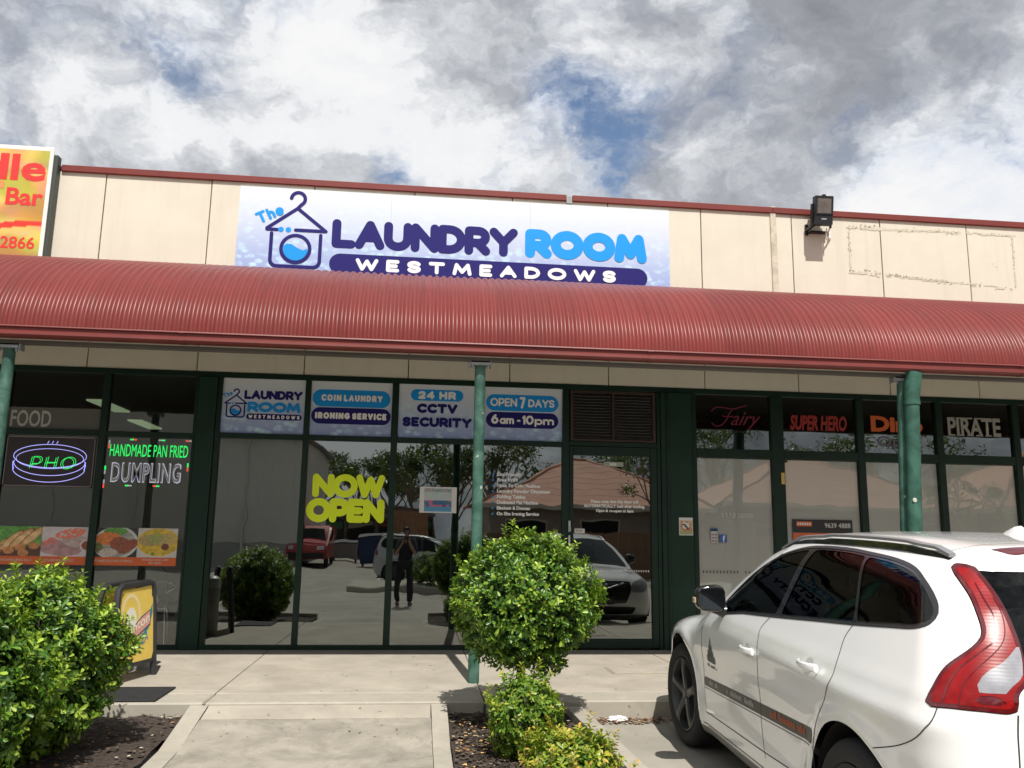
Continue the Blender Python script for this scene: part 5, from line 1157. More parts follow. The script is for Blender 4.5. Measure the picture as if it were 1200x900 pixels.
        g = G(); bm.verts.index_update(); g.add([v.co for v in bm.verts], [[v.index for v in f.verts] for f in bm.faces]); bm.free()
        mr = g.build('side_mirror', M_trim, t, smooth=True)
        g = G(); g.add([(mx-.0475, my+sy*a*.080, mz+b*.066) for a, b in [(-1, -.7), (-.8, -1), (.75, -.95), (1, -.6), (1, .65), (.8, .95), (-.8, 1), (-1, .8)]], [tuple(range(8))]); g.build('mirror_glass', mat('mirror_silver', (.06, .07, .08), .03, .9), mr, fixn=False)
        g = G(); g.tube([(mx+.03, sy*.90, 1.075), (mx+.03, sy*.94, 1.085), (mx+.02, sy*1.0, 1.10)], [.045, .034, .03], 10); g.build('mirror_arm', M_trim, mr, smooth=True)
        G().bbox(mx-.02, mx+.03, sy*1.098-.012, sy*1.098+.012, 1.13, 1.165, .004).build('indicator', mat('amber_indicator', (.5, .38, .25), .2), mr)
    if detail: seats(t)
    # antenna fin
    g = G(); vs = []; zs = 1.617; prof = [(-1.02, 0, .006), (-1.08, .030, .016), (-1.14, .052, .020), (-1.19, .058, .020), (-1.23, .040, .022), (-1.245, 0, .020)]
    for x, hgt, w in prof: vs += [(x, -w*1.6, zs-.012), (x, -w*.35, zs+hgt*.9), (x, 0, zs+hgt), (x, w*.35, zs+hgt*.9), (x, w*1.6, zs-.012)]
    g.add(vs, [(5*i+j, 5*i+j+1, 5*i+6+j, 5*i+5+j) for i in range(5) for j in range(4)]+[(0, 1, 2, 3, 4), (29, 28, 27, 26, 25)]); g.build('antenna_fin', paint, t, smooth=True)
    # front badge, bar, plate, grille slats
    g = G()
    for k in range(5): z = .545+k*.047; g.tube([(2.215-.16*.4**2, -.40, z), (2.222, 0, z), (2.215-.16*.4**2, .40, z)], .006, 6)
    g.build('grille_slats', mat('slat_grey', (.05, .05, .055), .3, .6), t)
    g = G(); g.tube([(2.17, -.36, .74), (2.245, 0, .655), (2.19, .36, .57)], .011, 6); g.build('grille_bar', mat('bright_alloy', (.55, .55, .56), .25, .9), t)
    g = G(); g.tube([(2.256, .065*math.cos(R(a)), .655+.065*math.sin(R(a))) for a in range(0, 360, 18)], .012, 6, closed=True); g.tube([(2.256, -.045, .70), (2.256, -.085, .745)], .010, 6); g.tube([(2.256, -.085, .745), (2.256, -.055, .742)], .008, 5); g.tube([(2.256, -.085, .745), (2.256, -.082, .715)], .008, 5); g.build('badge_ring', mat('bright_alloy', (.55, .55, .56), .25, .9), t)
    pl = G().bbox(2.238, 2.25, -.20, .20, .425, .525, .004).build('number_plate', mat('plate_blue_black', (.03, .035, .05), .4), t)
    for i in range(7 if detail else 0):
        if i != 3: G().box(2.2505, 2.2518, -.165+i*.052, -.133+i*.052, .45, .50).build('plate_character', mat('plate_marks', (.22, .23, .25), .5), pl)
    return t
def two_sided(m):
    n = N(m.node_tree); b = n.n['Principled BSDF']; ge = n.add('ShaderNodeNewGeometry'); dk = n.add('ShaderNodeBsdfDiffuse'); dk.inputs[0].default_value = (.02, .02, .02, 1); mx = n.add('ShaderNodeMixShader')
    n.link(ge.outputs['Backfacing'], mx.inputs[0]); n.link(b.outputs[0], mx.inputs[1]); n.link(dk.outputs[0], mx.inputs[2]); o = [x for x in n.n if x.type == 'OUTPUT_MATERIAL'][0]; n.link(mx.outputs[0], o.inputs[0]); return m
PAINT = two_sided(mat('white_car_paint', (.84, .845, .84), .26, coat=1.0, spec=.5))
def parked_car():
    t = make_car('parked_car', 'white estate car with grey side stripe parked nose in at the right kerb', 'car', PAINT, (2.896, -5.307, -.219), R(88.0), -.034)
    M_or = mat('orange_decal', (.36, .085, .035), .45); M_wt = mat('pale_decal', (.34, .34, .32), .45); M_dk = mat('charcoal_decal', (.10, .10, .10), .5)
    def deco(s_, x0, x1, z0, z1, m, off=.03, sl=-.0466):
        o = text(s_, 0, 1, 0, 1, 0, m, t, name='decal_lettering', off=off); me = o.data; me2 = me
        for v in me.vertices:
            u_, z_ = v.co.x, v.co.z; x = x0+(x1-x0)*u_; v.co = (x, 0, z0+(z1-z0)*z_+(x-x0)*sl)
        side_map(me, 1, .0035)
    def marks(x0, x1, z0, z1, n, m, seed, sl=-.0466):
        r_ = random.Random(seed); g = G(); w = (x1-x0)/n
        for i in range(n):
            if r_.random() < .12: continue
            xa = x0+w*i+w*.12; xb = x0+w*(i+1)-w*.12; dz = (xa-x0)*sl; up = z1 if r_.random() < .35 else z0+(z1-z0)*.74
            g.add([(xa, 0, z0+dz), (xb, 0, z0+dz), (xb, 0, up+dz), (xa, 0, up+dz)], [(0, 1, 2, 3)])
        o = g.build('decal_lettering', m, t, kind='stuff', fixn=False); side_map(o.data, 1, .0035)
    marks(.72, .54, .566, .598, 9, M_wt, 1); marks(.37, -.11, .582, .614, 19, M_wt, 2); marks(-.36, -.82, .615, .655, 15, M_or, 3); marks(.73, .54, .685, .705, 9, M_dk, 4, 0)
    for k, (dx, h, w) in enumerate([(0, .165, .010), (.022, .12, .012), (-.022, .12, .012), (.045, .085, .012), (-.045, .085, .012), (.068, .05, .012), (-.068, .05, .012)]):
        g = G(); x = .635+dx; g.add([(x-w, 0, .72), (x+w, 0, .72), (x+w*.9, 0, .72+h*.8), (x, 0, .72+h), (x-w*.9, 0, .72+h*.8)], [(0, 1, 2, 3, 4)]); o = g.build('decal_emblem', M_dk, t, fixn=False); side_map(o.data, 1, .0035)
    return t
CAR = parked_car()
# ------------------------------------------------------------ foliage
def leaf_mat(name):
    m = bpy.data.materials.new(name); m.use_nodes = True; n = N(m.node_tree); b = n.n['Principled BSDF']; n.n.remove(b); out = [x for x in n.n if x.type == 'OUTPUT_MATERIAL'][0]
    at = n.add('ShaderNodeAttribute'); at.attribute_name = 'tint'
    p = n.add('ShaderNodeBsdfPrincipled'); p.inputs['Roughness'].default_value = .36; p.inputs['Specular IOR Level'].default_value = .5; n.link(at.outputs['Color'], p.inputs['Base Color'])
    tr = n.add('ShaderNodeBsdfTranslucent'); n.link(n.mix(.5, at.outputs['Color'], (.30, .42, .02)), tr.inputs[0])
    mx = n.add('ShaderNodeMixShader'); mx.inputs[0].default_value = .26; n.link(p.outputs[0], mx.inputs[1]); n.link(tr.outputs[0], mx.inputs[2]); n.link(mx.outputs[0], out.inputs[0]); return m
M_leaf = leaf_mat('glossy_leaf')
def foliage_mesh(name, tips, m, size, colfn, parent, kind='stuff', nl=(5, 8), seed=1, spread=.9, round_=True):
    """rosettes of folded leaves: tips = [(pos, dir, s, tone)]"""
    r = np.random.default_rng(seed)
    # leaf template: spine and two edges, obovate with a blunt tip
    if round_: T = np.array([[0, 0, 0], [.34, .17, .035], [.34, 0, -.03], [.34, -.17, .035], [.74, .255, .02], [.74, 0, -.06], [.74, -.255, .02], [1.0, .09, -.06], [1.0, -.09, -.06]]); TF = [(0, 2, 1), (0, 3, 2), (1, 2, 5, 4), (2, 3, 6, 5), (4, 5, 7), (5, 6, 8), (5, 8, 7)]
    else: T = np.array([[0, 0, 0], [.45, .22, .05], [.45, 0, -.045], [.45, -.22, .05], [1, 0, -.09]]); TF = [(0, 2, 1), (0, 3, 2), (1, 2, 4), (2, 3, 4)]
    n = len(tips); P = np.array([t[0] for t in tips]); D = np.array([t[1] for t in tips], float); D /= np.linalg.norm(D, axis=1)[:, None]; Sc = np.array([t[2] for t in tips]); Tn = np.array([t[3] for t in tips])
    k = r.integers(nl[0], nl[1], n); idx = np.repeat(np.arange(n), k); i = np.concatenate([np.arange(q) for q in k]); h = i/k[idx]; N_ = len(idx)
    u = np.cross(D, np.array([.3, .2, .93])); u /= np.linalg.norm(u, axis=1)[:, None]+1e-9; w = np.cross(D, u); a = (r.random(n)*6.28)[idx]+i*2.4+r.normal(size=N_)*.25
    tilt = spread*(1-.55*h)+r.normal(size=N_)*.15+.35; out = np.cos(a)[:, None]*u[idx]+np.sin(a)[:, None]*w[idx]; d = D[idx]
    ax = out*np.sin(tilt)[:, None]+d*np.cos(tilt)[:, None]; sd = np.cross(ax, d)+r.normal(size=(N_, 3))*.12; sd /= np.linalg.norm(sd, axis=1)[:, None]+1e-9; nn = np.cross(sd, ax)
    L = size*Sc[idx]*r.uniform(.7, 1.2, N_)*(1-.35*h); o = P[idx]+d*((h*.9-.4)*size*Sc[idx])[:, None]
    V = o[:, None]+ax[:, None]*(T[:, 0][None]*L[:, None])[..., None]+sd[:, None]*(T[:, 1][None]*L[:, None])[..., None]+nn[:, None]*(T[:, 2][None]*L[:, None])[..., None]*1.4
    nv = len(T); base = np.arange(N_)*nv; F = [tuple(b+q for q in f) for b in base.tolist() for f in TF]
    Cc = np.repeat(colfn(Tn[idx], h, r), nv, axis=0)
    me = bpy.data.meshes.new(name); me.from_pydata(V.reshape(-1, 3).tolist(), [], F); me.materials.append(m); me.polygons.foreach_set('use_smooth', [True]*len(F))
    at = me.color_attributes.new('tint', 'FLOAT_COLOR', 'POINT'); Cc = np.clip(Cc, 0, 1); at.data.foreach_set('color', np.concatenate([Cc, np.ones((len(Cc), 1))], 1).ravel())
    return link(name, me, parent, kind)
def col3(k, a, b, c, r):
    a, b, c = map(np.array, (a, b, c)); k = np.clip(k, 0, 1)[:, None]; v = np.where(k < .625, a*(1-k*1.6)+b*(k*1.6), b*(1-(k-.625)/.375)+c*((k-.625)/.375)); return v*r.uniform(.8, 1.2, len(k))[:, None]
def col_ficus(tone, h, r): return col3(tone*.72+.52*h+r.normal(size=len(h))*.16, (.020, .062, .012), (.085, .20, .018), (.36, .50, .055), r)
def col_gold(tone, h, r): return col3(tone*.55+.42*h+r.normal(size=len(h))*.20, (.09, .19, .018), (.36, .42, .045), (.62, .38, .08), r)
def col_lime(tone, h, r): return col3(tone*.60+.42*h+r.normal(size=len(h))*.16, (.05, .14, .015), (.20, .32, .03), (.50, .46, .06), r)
def blob_tips(c, rad, n, seed, shell=.26, low=-.85, bump=.10, shoots=30, flat=1.0, tonef=1.0):
    """tips over a lumpy ellipsoid, most near the skin, some shoots standing out"""
    r = np.random.default_rng(seed); out = []; c = np.array(c); rad = np.array(rad)
    ph = r.random(12)*6.28; fr = r.uniform(2, 6, 12)
    def lump(d): return 1+bump*sum(math.sin(fr[i]*d[i % 3]*1.6+ph[i]+fr[(i+3) % 12]*d[(i+1) % 3]) for i in range(8))/3.2
    while len(out) < n:
        d = r.normal(size=3); d /= np.linalg.norm(d)
        if d[2] < low: continue
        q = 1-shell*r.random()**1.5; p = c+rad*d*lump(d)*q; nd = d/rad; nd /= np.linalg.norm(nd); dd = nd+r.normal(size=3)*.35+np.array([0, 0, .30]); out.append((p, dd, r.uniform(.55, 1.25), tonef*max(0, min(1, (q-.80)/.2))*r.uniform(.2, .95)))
    for i in range(shoots):
        d = r.normal(size=3); d[2] = abs(d[2])*1.1-.15; d /= np.linalg.norm(d); p = c+rad*d*lump(d); k = r.integers(2, 5); dd = d*.6+np.array([0, 0, .75])+r.normal(size=3)*.15; dd /= np.linalg.norm(dd)
        for j in range(k): out.append((p+dd*.035*j, dd, r.uniform(.8, 1.0), .8+.1*j))
    return out
M_bark = mat('shrub_bark', (.085, .06, .042), .9, var=.35, vscale=30, bump=.6, bscale=80)
def limb(g, a, b, r0, r1, n=7, seg=4, wob=.03, r=random):
    a, b = Vector(a), Vector(b); pts = [a.lerp(b, i/seg)+(Vector((r.uniform(-wob, wob), r.uniform(-wob, wob), 0)) if 0 < i < seg else Vector()) for i in range(seg+1)]
    g.tube(pts, [r0+(r1-r0)*i/seg for i in range(seg+1)], n)
def shrub(name, label, c, rad, n, seed, base_z, size=.05, col=col_ficus, shoots=30, trunk=.03, low=-.85, shell=.3, bump=.1, inner=True, cat='shrub', nl=(5, 8), spread=.9, stems=1):
    t = thing(name, label, cat, (c[0], c[1], base_z)); r = random.Random(seed)
    tips = blob_tips(c, rad, n, seed, shell=shell, low=low, shoots=shoots, bump=bump)
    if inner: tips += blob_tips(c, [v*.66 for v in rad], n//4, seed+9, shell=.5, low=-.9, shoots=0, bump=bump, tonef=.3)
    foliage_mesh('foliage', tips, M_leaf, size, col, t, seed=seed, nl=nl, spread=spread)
    g = G()
    for k in range(stems):
        bx = c[0]+(0 if stems == 1 else r.uniform(-.35, .35)*rad[0]); by = c[1]+(0 if stems == 1 else r.uniform(-.35, .35)*rad[1])
        limb(g, (bx, by, base_z-.05), (bx+r.uniform(-.02, .02), by, c[2]-rad[2]*.35), trunk, trunk*.7, 10)
        for q in range(12 if stems == 1 else 5):
            d = Vector((r.gauss(0, 1), r.gauss(0, 1), r.uniform(-.3, 1))).normalized(); e = (bx+d.x*rad[0]*.86, by+d.y*rad[1]*.86, c[2]+d.z*rad[2]*.86); limb(g, (bx, by, c[2]-rad[2]*r.uniform(.35, .6)), e, trunk*.45, .005, 6)
    g.build('trunk', M_bark, t, smooth='all'); return t
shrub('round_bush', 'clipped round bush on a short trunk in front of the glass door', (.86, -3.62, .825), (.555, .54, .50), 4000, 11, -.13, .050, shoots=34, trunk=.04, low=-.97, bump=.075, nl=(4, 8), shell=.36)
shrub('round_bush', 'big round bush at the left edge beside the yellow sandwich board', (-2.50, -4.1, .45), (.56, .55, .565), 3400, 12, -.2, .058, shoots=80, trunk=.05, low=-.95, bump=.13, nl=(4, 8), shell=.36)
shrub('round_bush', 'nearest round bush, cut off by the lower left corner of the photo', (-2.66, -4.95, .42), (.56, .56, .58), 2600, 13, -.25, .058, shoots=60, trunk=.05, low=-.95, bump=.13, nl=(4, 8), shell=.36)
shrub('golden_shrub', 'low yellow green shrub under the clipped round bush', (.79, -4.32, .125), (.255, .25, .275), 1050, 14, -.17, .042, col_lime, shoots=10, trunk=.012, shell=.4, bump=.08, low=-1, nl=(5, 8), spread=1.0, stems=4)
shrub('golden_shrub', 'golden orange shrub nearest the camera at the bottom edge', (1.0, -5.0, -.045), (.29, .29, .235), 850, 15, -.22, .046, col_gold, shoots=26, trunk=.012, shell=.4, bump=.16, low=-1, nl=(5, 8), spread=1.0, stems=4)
# fallen leaves, bark chips and kerb litter
def litter(name, spots, n, seed, cols, s0, s1, zf, label=None):
    r = np.random.default_rng(seed); V = []; F = []; Cc = []
    for i in range(n):
        x0, x1, y0, y1 = spots[r.integers(len(spots))]; x = r.uniform(x0, x1); y = r.uniform(y0, y1); z = zf(x, y)+.004+.006*r.random(); s = r.uniform(s0, s1); a = r.random()*6.28; el = r.uniform(.35, .9); b = len(V); tx, ty = r.normal()*.25, r.normal()*.25
        for q in range(5):
            u = s*math.cos(q*1.257); v = s*el*math.sin(q*1.257); dx = u*math.cos(a)-v*math.sin(a); dy = u*math.sin(a)+v*math.cos(a); V.append((x+dx, y+dy, z+abs(dx*tx+dy*ty)+.3*abs(u)*.2))
        F.append((b, b+1, b+2, b+3, b+4)); c = np.array(cols[r.integers(len(cols))])*r.uniform(.7, 1.2); Cc += [c]*5
    me = bpy.data.meshes.new(name); me.from_pydata(V, [], F); me.materials.append(PRINT_R); at = me.color_attributes.new('print', 'FLOAT_COLOR', 'POINT'); Cc = np.clip(np.array(Cc), 0, 1); at.data.foreach_set('color', np.concatenate([Cc, np.ones((len(Cc), 1))], 1).ravel())
    o = link(name, me, None, 'stuff'); tag(o, label, 'litter', kind='stuff'); return o
PRINT_R = print_mat('leaf_litter', .9)
litter('fallen_leaves', [(-3.6, -1.72, -5.2, -3.12)], 170, 3, [(.45, .36, .22), (.30, .17, .08), (.55, .5, .4), (.5, .22, .05)], .008, .022, lambda x, y: -.10-.1*(-3.1-y)/2.9+.012, 'scattered pale leaves and chips on the soil of the left bed')
litter('bark_mulch', [(-6, -1.72, -5.9, -3.12), (.33, 1.27, -5.9, -3.12)], 5200, 4, [(.055, .04, .03), (.09, .065, .045), (.03, .022, .017), (.13, .10, .075)], .010, .026, lambda x, y: -.10-.1*(-3.1-y)/2.9+.010, 'dark bark mulch covering both planting beds')
litter('fallen_leaves', [(.33, 1.27, -4.6, -3.12), (.33, .6, -4.3, -3.4)], 110, 5, [(.55, .34, .12), (.42, .22, .08), (.5, .42, .3)], .010, .024, lambda x, y: -.10-.1*(-3.1-y)/2.9+.016, 'orange fallen leaves on the mulch under the round bush')
litter('kerb_litter', [(1.46, 2.5, -3.24, -3.12), (1.5, 2.1, -3.30, -3.12)], 420, 6, [(.16, .09, .05), (.30, .17, .09), (.10, .06, .035), (.42, .33, .24)], .008, .022, lambda x, y: zlot(y)+.002, 'brown leaf litter gathered against the kerb beside the white car')
litter('fallen_leaves', [(-1.5, 2.8, -3.0, -.3), (-1.5, .2, -4.2, -3.1)], 70, 8, [(.30, .20, .12), (.2, .13, .09)], .006, .015, lambda x, y: max(-.27, -.02-.19*(-3.1-y))+.006 if y < -3.1 else .002, 'a few dry leaves lying on the footpath')
t = thing('crumpled_paper', 'small crumpled white paper lying in the gutter by the kerb', 'litter', (1.66, -3.2, zlot(-3.2)))
bm = bmesh.new(); bmesh.ops.create_icosphere(bm, subdivisions=3, radius=1); rr = random.Random(9)
for v in bm.verts: k = rr.uniform(.72, 1.1); v.co = Vector((1.70+v.co.x*.085*k, -3.20+v.co.y*.045*k, zlot(-3.2)+.022+v.co.z*.026*k))
g = G(); bm.verts.index_update(); g.add([v.co for v in bm.verts], [[v.index for v in f.verts] for f in bm.faces]); bm.free(); g.build('paper', M_white, t)

# ------------------------------------------------------------ behind the camera: what the shop glass reflects
M_ww = mat('white_render_wall', (.66, .65, .60), .85, var=.06, vscale=.8, streak=(.40, .38, .33, .5)); M_wd = mat('grey_dado', (.36, .36, .34), .85, var=.1, vscale=1)
t = thing('white_building', 'large white walled building across the car park seen in the left windows', 'building', (-20, -36, -.35))
for a, b, z1 in ((-40, -29, 9.4), (-29, -17, 9.4), (-17, -10.5, 8.4), (-10.5, -5.5, 5.9)):
    G().bbox(a+.01, b-.01, -44, -32.0, .82, z1, .02).build('wall', M_ww, t); G().bbox(a+.01, b-.01, -44, -31.97, -.4, .815, .02).build('dado', M_wd, t)
G().bbox(-10.5, -5.2, -44, -31.6, 5.92, 6.05, .02).build('roof_edge', mat('grey_eave', (.2, .21, .2), .6), t)
for x in (-13.3, -8.2): G().bbox(x-.04, x+.04, -31.98, -31.9, -.3, 5.8, .01).build('downpipe', M_ww, t)
def shopfront(name, label, x0, x1, y, h, m_wall, m_win, n):
    t = thing(name, label, 'building', ((x0+x1)/2, y-4, -.35)); G().bbox(x0, x1, y-8, y, -.4, h, .02).build('wall', m_wall, t); G().bbox(x0-.1, x1+.1, y-.02, y+1.0, h-.7, h-.45, .02).build('verandah', mat('grey_eave', (.2, .21, .2), .6), t)
    w = (x1-x0)/n
    for i in range(n): o = G().bbox(x0+w*i+.15, x0+w*(i+1)-.15, y-.05, y+.03, -.2, h-1.0, .01).build('window', m_win, t); G().box(x0+w*i+.25, x0+w*(i+1)-.25, y+.035, y+.04, h-1.5, h-1.15).build('sign_band', mat(f'band{i%3}', [(.25, .04, .03), (.03, .16, .08), (.3, .28, .22)][i % 3], .5), t)
shopfront('shop_row', 'low dark row of shops at the far end of the car park', -9, 1.5, -50, 3.2, mat('brown_brick_far', (.16, .12, .10), .9, var=.2), dark_glass('far_window', (.02, .025, .025), .1), 5)
M_tile = mat('terracotta_tiles', (.52, .27, .19), .8, var=.12, vscale=1.2, bump=.5, bscale=8)
def house(x0, x1, y0, y1, h, rise, label, wall=(.30, .25, .21)):
    t = thing('house', label, 'house', ((x0+x1)/2, (y0+y1)/2, -.35)); G().bbox(x0, x1, y0, y1, -.4, h, .02).build('wall', mat('brick_veneer', wall, .9, var=.15), t)
    o = .5; a, b, c_, d = x0-o, x1+o, y0-o, y1+o; hy = (d-c_)/2; ym = (c_+d)/2; g = G(); n = 9
    A, B_, C_, D_ = Vector((a, c_, h)), Vector((b, c_, h)), Vector((b, d, h)), Vector((a, d, h)); E, F_ = Vector((a+hy, ym, h+rise)), Vector((b-hy, ym, h+rise))
    def slope(p, q, r_, s_, cols):  # p,q eave; s_,r_ ridge ; stepped tile courses
        for i in range(n):
            t0, t1 = i/n, (i+1)/n; u = Vector((0, 0, .008)); g.add([p.lerp(s_, t0)+u, q.lerp(r_, t0)+u, q.lerp(r_, t1), p.lerp(s_, t1)], [(0, 1, 2, 3)]); g.add([p.lerp(s_, t0), q.lerp(r_, t0), q.lerp(r_, t0)+u, p.lerp(s_, t0)+u], [(0, 1, 2, 3)])
    slope(D_, C_, F_, E, 1); slope(B_, A, E, F_, 1); slope(A, D_, E, E, 1); slope(C_, B_, F_, F_, 1); rf = g.build('roof', M_tile, t, fixn=False)
    g = G(); g.tube([E, F_], .09, 8); g.tube([D_, E], .08, 8); g.tube([C_, F_], .08, 8); g.tube([A, E], .08, 8); g.tube([B_, F_], .08, 8); g.build('ridge_tiles', M_tile, rf, smooth='all')
    G().bbox(a, b, d-.02, d+.1, h-.22, h-.02, .01).build('gutter', mat('cream_gutter', (.5, .47, .4), .6), t)
    for k in range(3): xx = x0+(x1-x0)*(k+.5)/3; w_ = G().bbox(xx-.9, xx+.9, y1-.03, y1+.03, .7, 2.0, .02).build('window', mat('cream_gutter', (.5, .47, .4), .6), t); G().box(xx-.82, xx+.82, y1+.031, y1+.035, .78, 1.92).build('pane', dark_glass('far_window'), w_)
house(3.2, 13.0, -36, -27, 2.7, 2.4, 'terracotta roofed house reflected in the laundry door'); house(13.8, 25.5, -38, -26, 2.85, 2.9, 'long terracotta hipped roof reflected in the blinded windows', (.40, .33, .27)); house(26.6, 40, -35, -25.5, 2.9, 3.0, 'terracotta roofed house furthest right across the car park', (.34, .2, .15))
t = thing('paling_fence', 'brown timber paling fence along the far side of the car park', 'fence', (14, -24, -.35))
pm = None; r_ = random.Random(3)
for i in range(150):
    x = 2.9+i*.25
    if pm is None: o = G().bbox(-.115, .115, -.012, .012, -.35, 1.5, .006).build('paling', mat('fence_timber', (.22, .13, .08), .9, var=.3, vscale=2), t); pm = o.data
    else: o = link('paling', pm, t)
    o.matrix_parent_inverse = Matrix.Identity(4); o.location = (x-14, r_.uniform(-.01, .01), .35+r_.uniform(-.02, .02)); o.rotation_euler.y = r_.uniform(-.01, .01)
G().box(2.8, 40.4, -24.08, -24.02, .2, .3).build('fence_rail', mat('fence_timber', (.22, .13, .08), .9), t)
t = thing('timber_gate', 'orange brown timber screen between the trees across the lot', 'fence', (0, -35, -.35))
for i in range(12): G().bbox(-1.3+i*.17, -1.3+i*.17+.155, -35.02, -35, -.35, 2.5, .005).build('board', mat('warm_timber', (.38, .20, .11), .9, var=.25), t)
# trees
def tree(x, y, h, cr, seed, label, name='gum_tree', tone=(.045, .075, .028), n=900, size=.26, z0=-.35, low=.38):
    t = thing(name, label, 'tree', (x, y, z0)); r = random.Random(seed); g = G(); top = Vector((x+r.uniform(-.5, .5), y, z0+h*.62)); limb(g, (x, y, z0-.1), top, h*.028, h*.014, 8, 5, .15, r); nr = np.random.default_rng(seed); tips = []
    for k in range(13):
        d = Vector((r.gauss(0, 1), r.gauss(0, 1), r.uniform(-.1, 1.1))).normalized(); st = Vector((x, y, z0)).lerp(top, r.uniform(.45, 1)); c = Vector((x, y, z0+h*.66))+Vector((d.x*cr, d.y*cr, d.z*h*.30)); limb(g, st, c, h*.010, h*.003, 6, 4, .12, r)
        s = cr*r.uniform(.30, .52)
        for q in range(n//13):
            v = nr.normal(size=3); v /= np.linalg.norm(v); p = np.array(c)+v*np.array([s, s, s*.62])*nr.uniform(.35, 1.05); tips.append((p, v+np.array([0, 0, .2]), nr.uniform(.7, 1.2), nr.random()))
    T = np.array(tone)
    foliage_mesh('crown', tips, M_leaf, size, lambda tn, hh, rr_: T[None]*(.6+.9*tn)[:, None]*rr_.uniform(.8, 1.2, len(tn))[:, None], t, seed=seed, nl=(3, 5), spread=1.0, round_=False); g.build('trunk', mat('gum_bark', (.22, .18, .14), .9, var=.3, vscale=4), t, smooth='all')
for i, (x, y, h, cr, lb) in enumerate([(-7.4, -62, 8.2, 2.6, 'dark gum tree just right of the white building'), (-4.3, -58, 8.8, 2.6, 'taller round gum tree over the far shops'), (-2.3, -60, 7.8, 2.2, 'small gum tree over the right end of the far shops'), (.1, -46, 7.6, 2.4, 'dark gum tree behind the timber screen'), (2.6, -44, 8.2, 2.8, 'broad gum tree left of the terracotta house'),
     (4.9, -43, 8.6, 2.6, 'tall gum tree behind the terracotta house'), (9.8, -23, 5.6, 1.3, 'thin street tree in front of the terracotta roof'), (14.2, -46, 8.5, 3.2, 'gum tree rising behind the second tiled roof'), (20.5, -47, 9.5, 3.8, 'wide gum tree behind the long tiled roof'), (27.5, -45, 9.2, 3.4, 'gum tree behind the right tiled roof'), (34, -44, 9, 3.5, 'gum tree at the far right end of the lot'), (22.5, -22.6, 4.8, 1.4, 'small street tree at the paling fence')]):
    tree(x, y, h, cr, 40+i, lb, n=620 if h > 7 else 380, size=.34 if h > 7 else .17)
# planted island with kerb across the lot
G().bbox(-1.9, 6.5, -18.6, -15.2, -.45, -.20, .03).build('traffic_island', M_edge, kind='structure')
for i, (x, s) in enumerate([(.3, .5), (1.25, .65), (2.2, .55), (3.2, .6), (4.3, .5)]):
    shrub('island_shrub', ['low strappy shrub at the left end of the planted island', 'rounded shrub second on the planted island', 'middle shrub of the planted island', 'fourth shrub on the planted island', 'shrub at the right end of the planted island'][i], (x, -15.9, -.2+s*.8), (s, .5, s), 260, 60+i, -.2, .10, shoots=14, trunk=.03)
PAINT2 = mat('silver_car_paint', (.42, .43, .44), .3, .3, coat=1.0); PAINT3 = mat('dark_car_paint', (.03, .035, .05), .3, .3, coat=1.0)
make_car('parked_car', 'silver estate car parked across the lot behind the photographer', 'car', PAINT2, (.7, -19.6, -.355), R(6), 0.0, False)
make_car('parked_car', 'dark blue car parked beyond the silver car across the lot', 'car', PAINT3, (4.0, -23.0, -.355), R(6), 0.0, False)
# red van
def van():
    t = thing('red_van', 'red delivery van parked beside the white building', 'van', (-5.1, -33, -.35)); x0, x1, y0, y1 = -6.1, -4.2, -36.5, -31.8
    prof = [(-31.8, -.05), (-31.75, .55), (-31.95, .85), (-32.6, 1.0), (-33.15, 1.62), (-33.4, 1.72), (-36.45, 1.74), (-36.5, 1.6), (-36.5, -.05)]
    bm = bmesh.new(); a = [bm.verts.new((x0, y, z)) for y, z in prof]; b = [bm.verts.new((x1, y, z)) for y, z in prof]; bm.faces.new(a); bm.faces.new(b[::-1])
    for i in range(len(prof)): bm.faces.new((a[i], b[i], b[(i+1) % 9], a[(i+1) % 9]))
    bmesh.ops.bevel(bm, geom=bm.edges[:], offset=.09, segments=2, affect='EDGES'); bm.verts.index_update(); g = G(); g.add([v.co for v in bm.verts], [[v.index for v in f.verts] for f in bm.faces]); bm.free(); g.build('body', mat('red_van_paint', (.38, .02, .02), .35, coat=.6), t, smooth=True)
    g = G(); g.add([(x0+.16, -32.56, 1.04), (x1-.16, -32.56, 1.04), (x1-.22, -33.05, 1.56), (x0+.22, -33.05, 1.56)], [(0, 1, 2, 3)]); g.build('windscreen', dark_glass('far_window'), t, fixn=False)
    for xx, s_ in ((x0, -1), (x1, 1)):
        g = G(); g.add([(xx+s_*.006, -32.85, 1.05), (xx+s_*.006, -33.3, 1.5), (xx+s_*.006, -34.0, 1.5), (xx+s_*.006, -34.0, 1.05)], [(0, 1, 2, 3)]); g.build('side_window', dark_glass('far_window'), t, fixn=False)
        g = G(); g.lathe([(.001, 0), (.22, 0), (.24, .005), (.001, .006)], (xx+s_*.004, -34.9, 1.05), 18, 'X'); g.build('emblem', M_stk, t)
    g = G(); g.bbox(x0+.15, x1-.15, -31.78, -31.70, .0, .35, .02); g.build('bumper', M_black, t)
    for xx in (x0+.3, x1-.3): G().bbox(xx-.14, xx+.14, -31.80, -31.74, .52, .72, .02).build('headlamp', mat('lamp_glass_far', (.6, .6, .62), .1), t)
    for xx in (x0+.12, x1-.12):
        for yy in (-32.6, -35.6): g = G(); g.lathe([(.12, -.11), (.30, -.10), (.33, -.06), (.33, .06), (.30, .10), (.12, .11)], (xx, yy, -.02), 22, 'X'); g.build('wheel', mat('tyre_rubber', (.017, .017, .018), .75), t, smooth=True)
van()
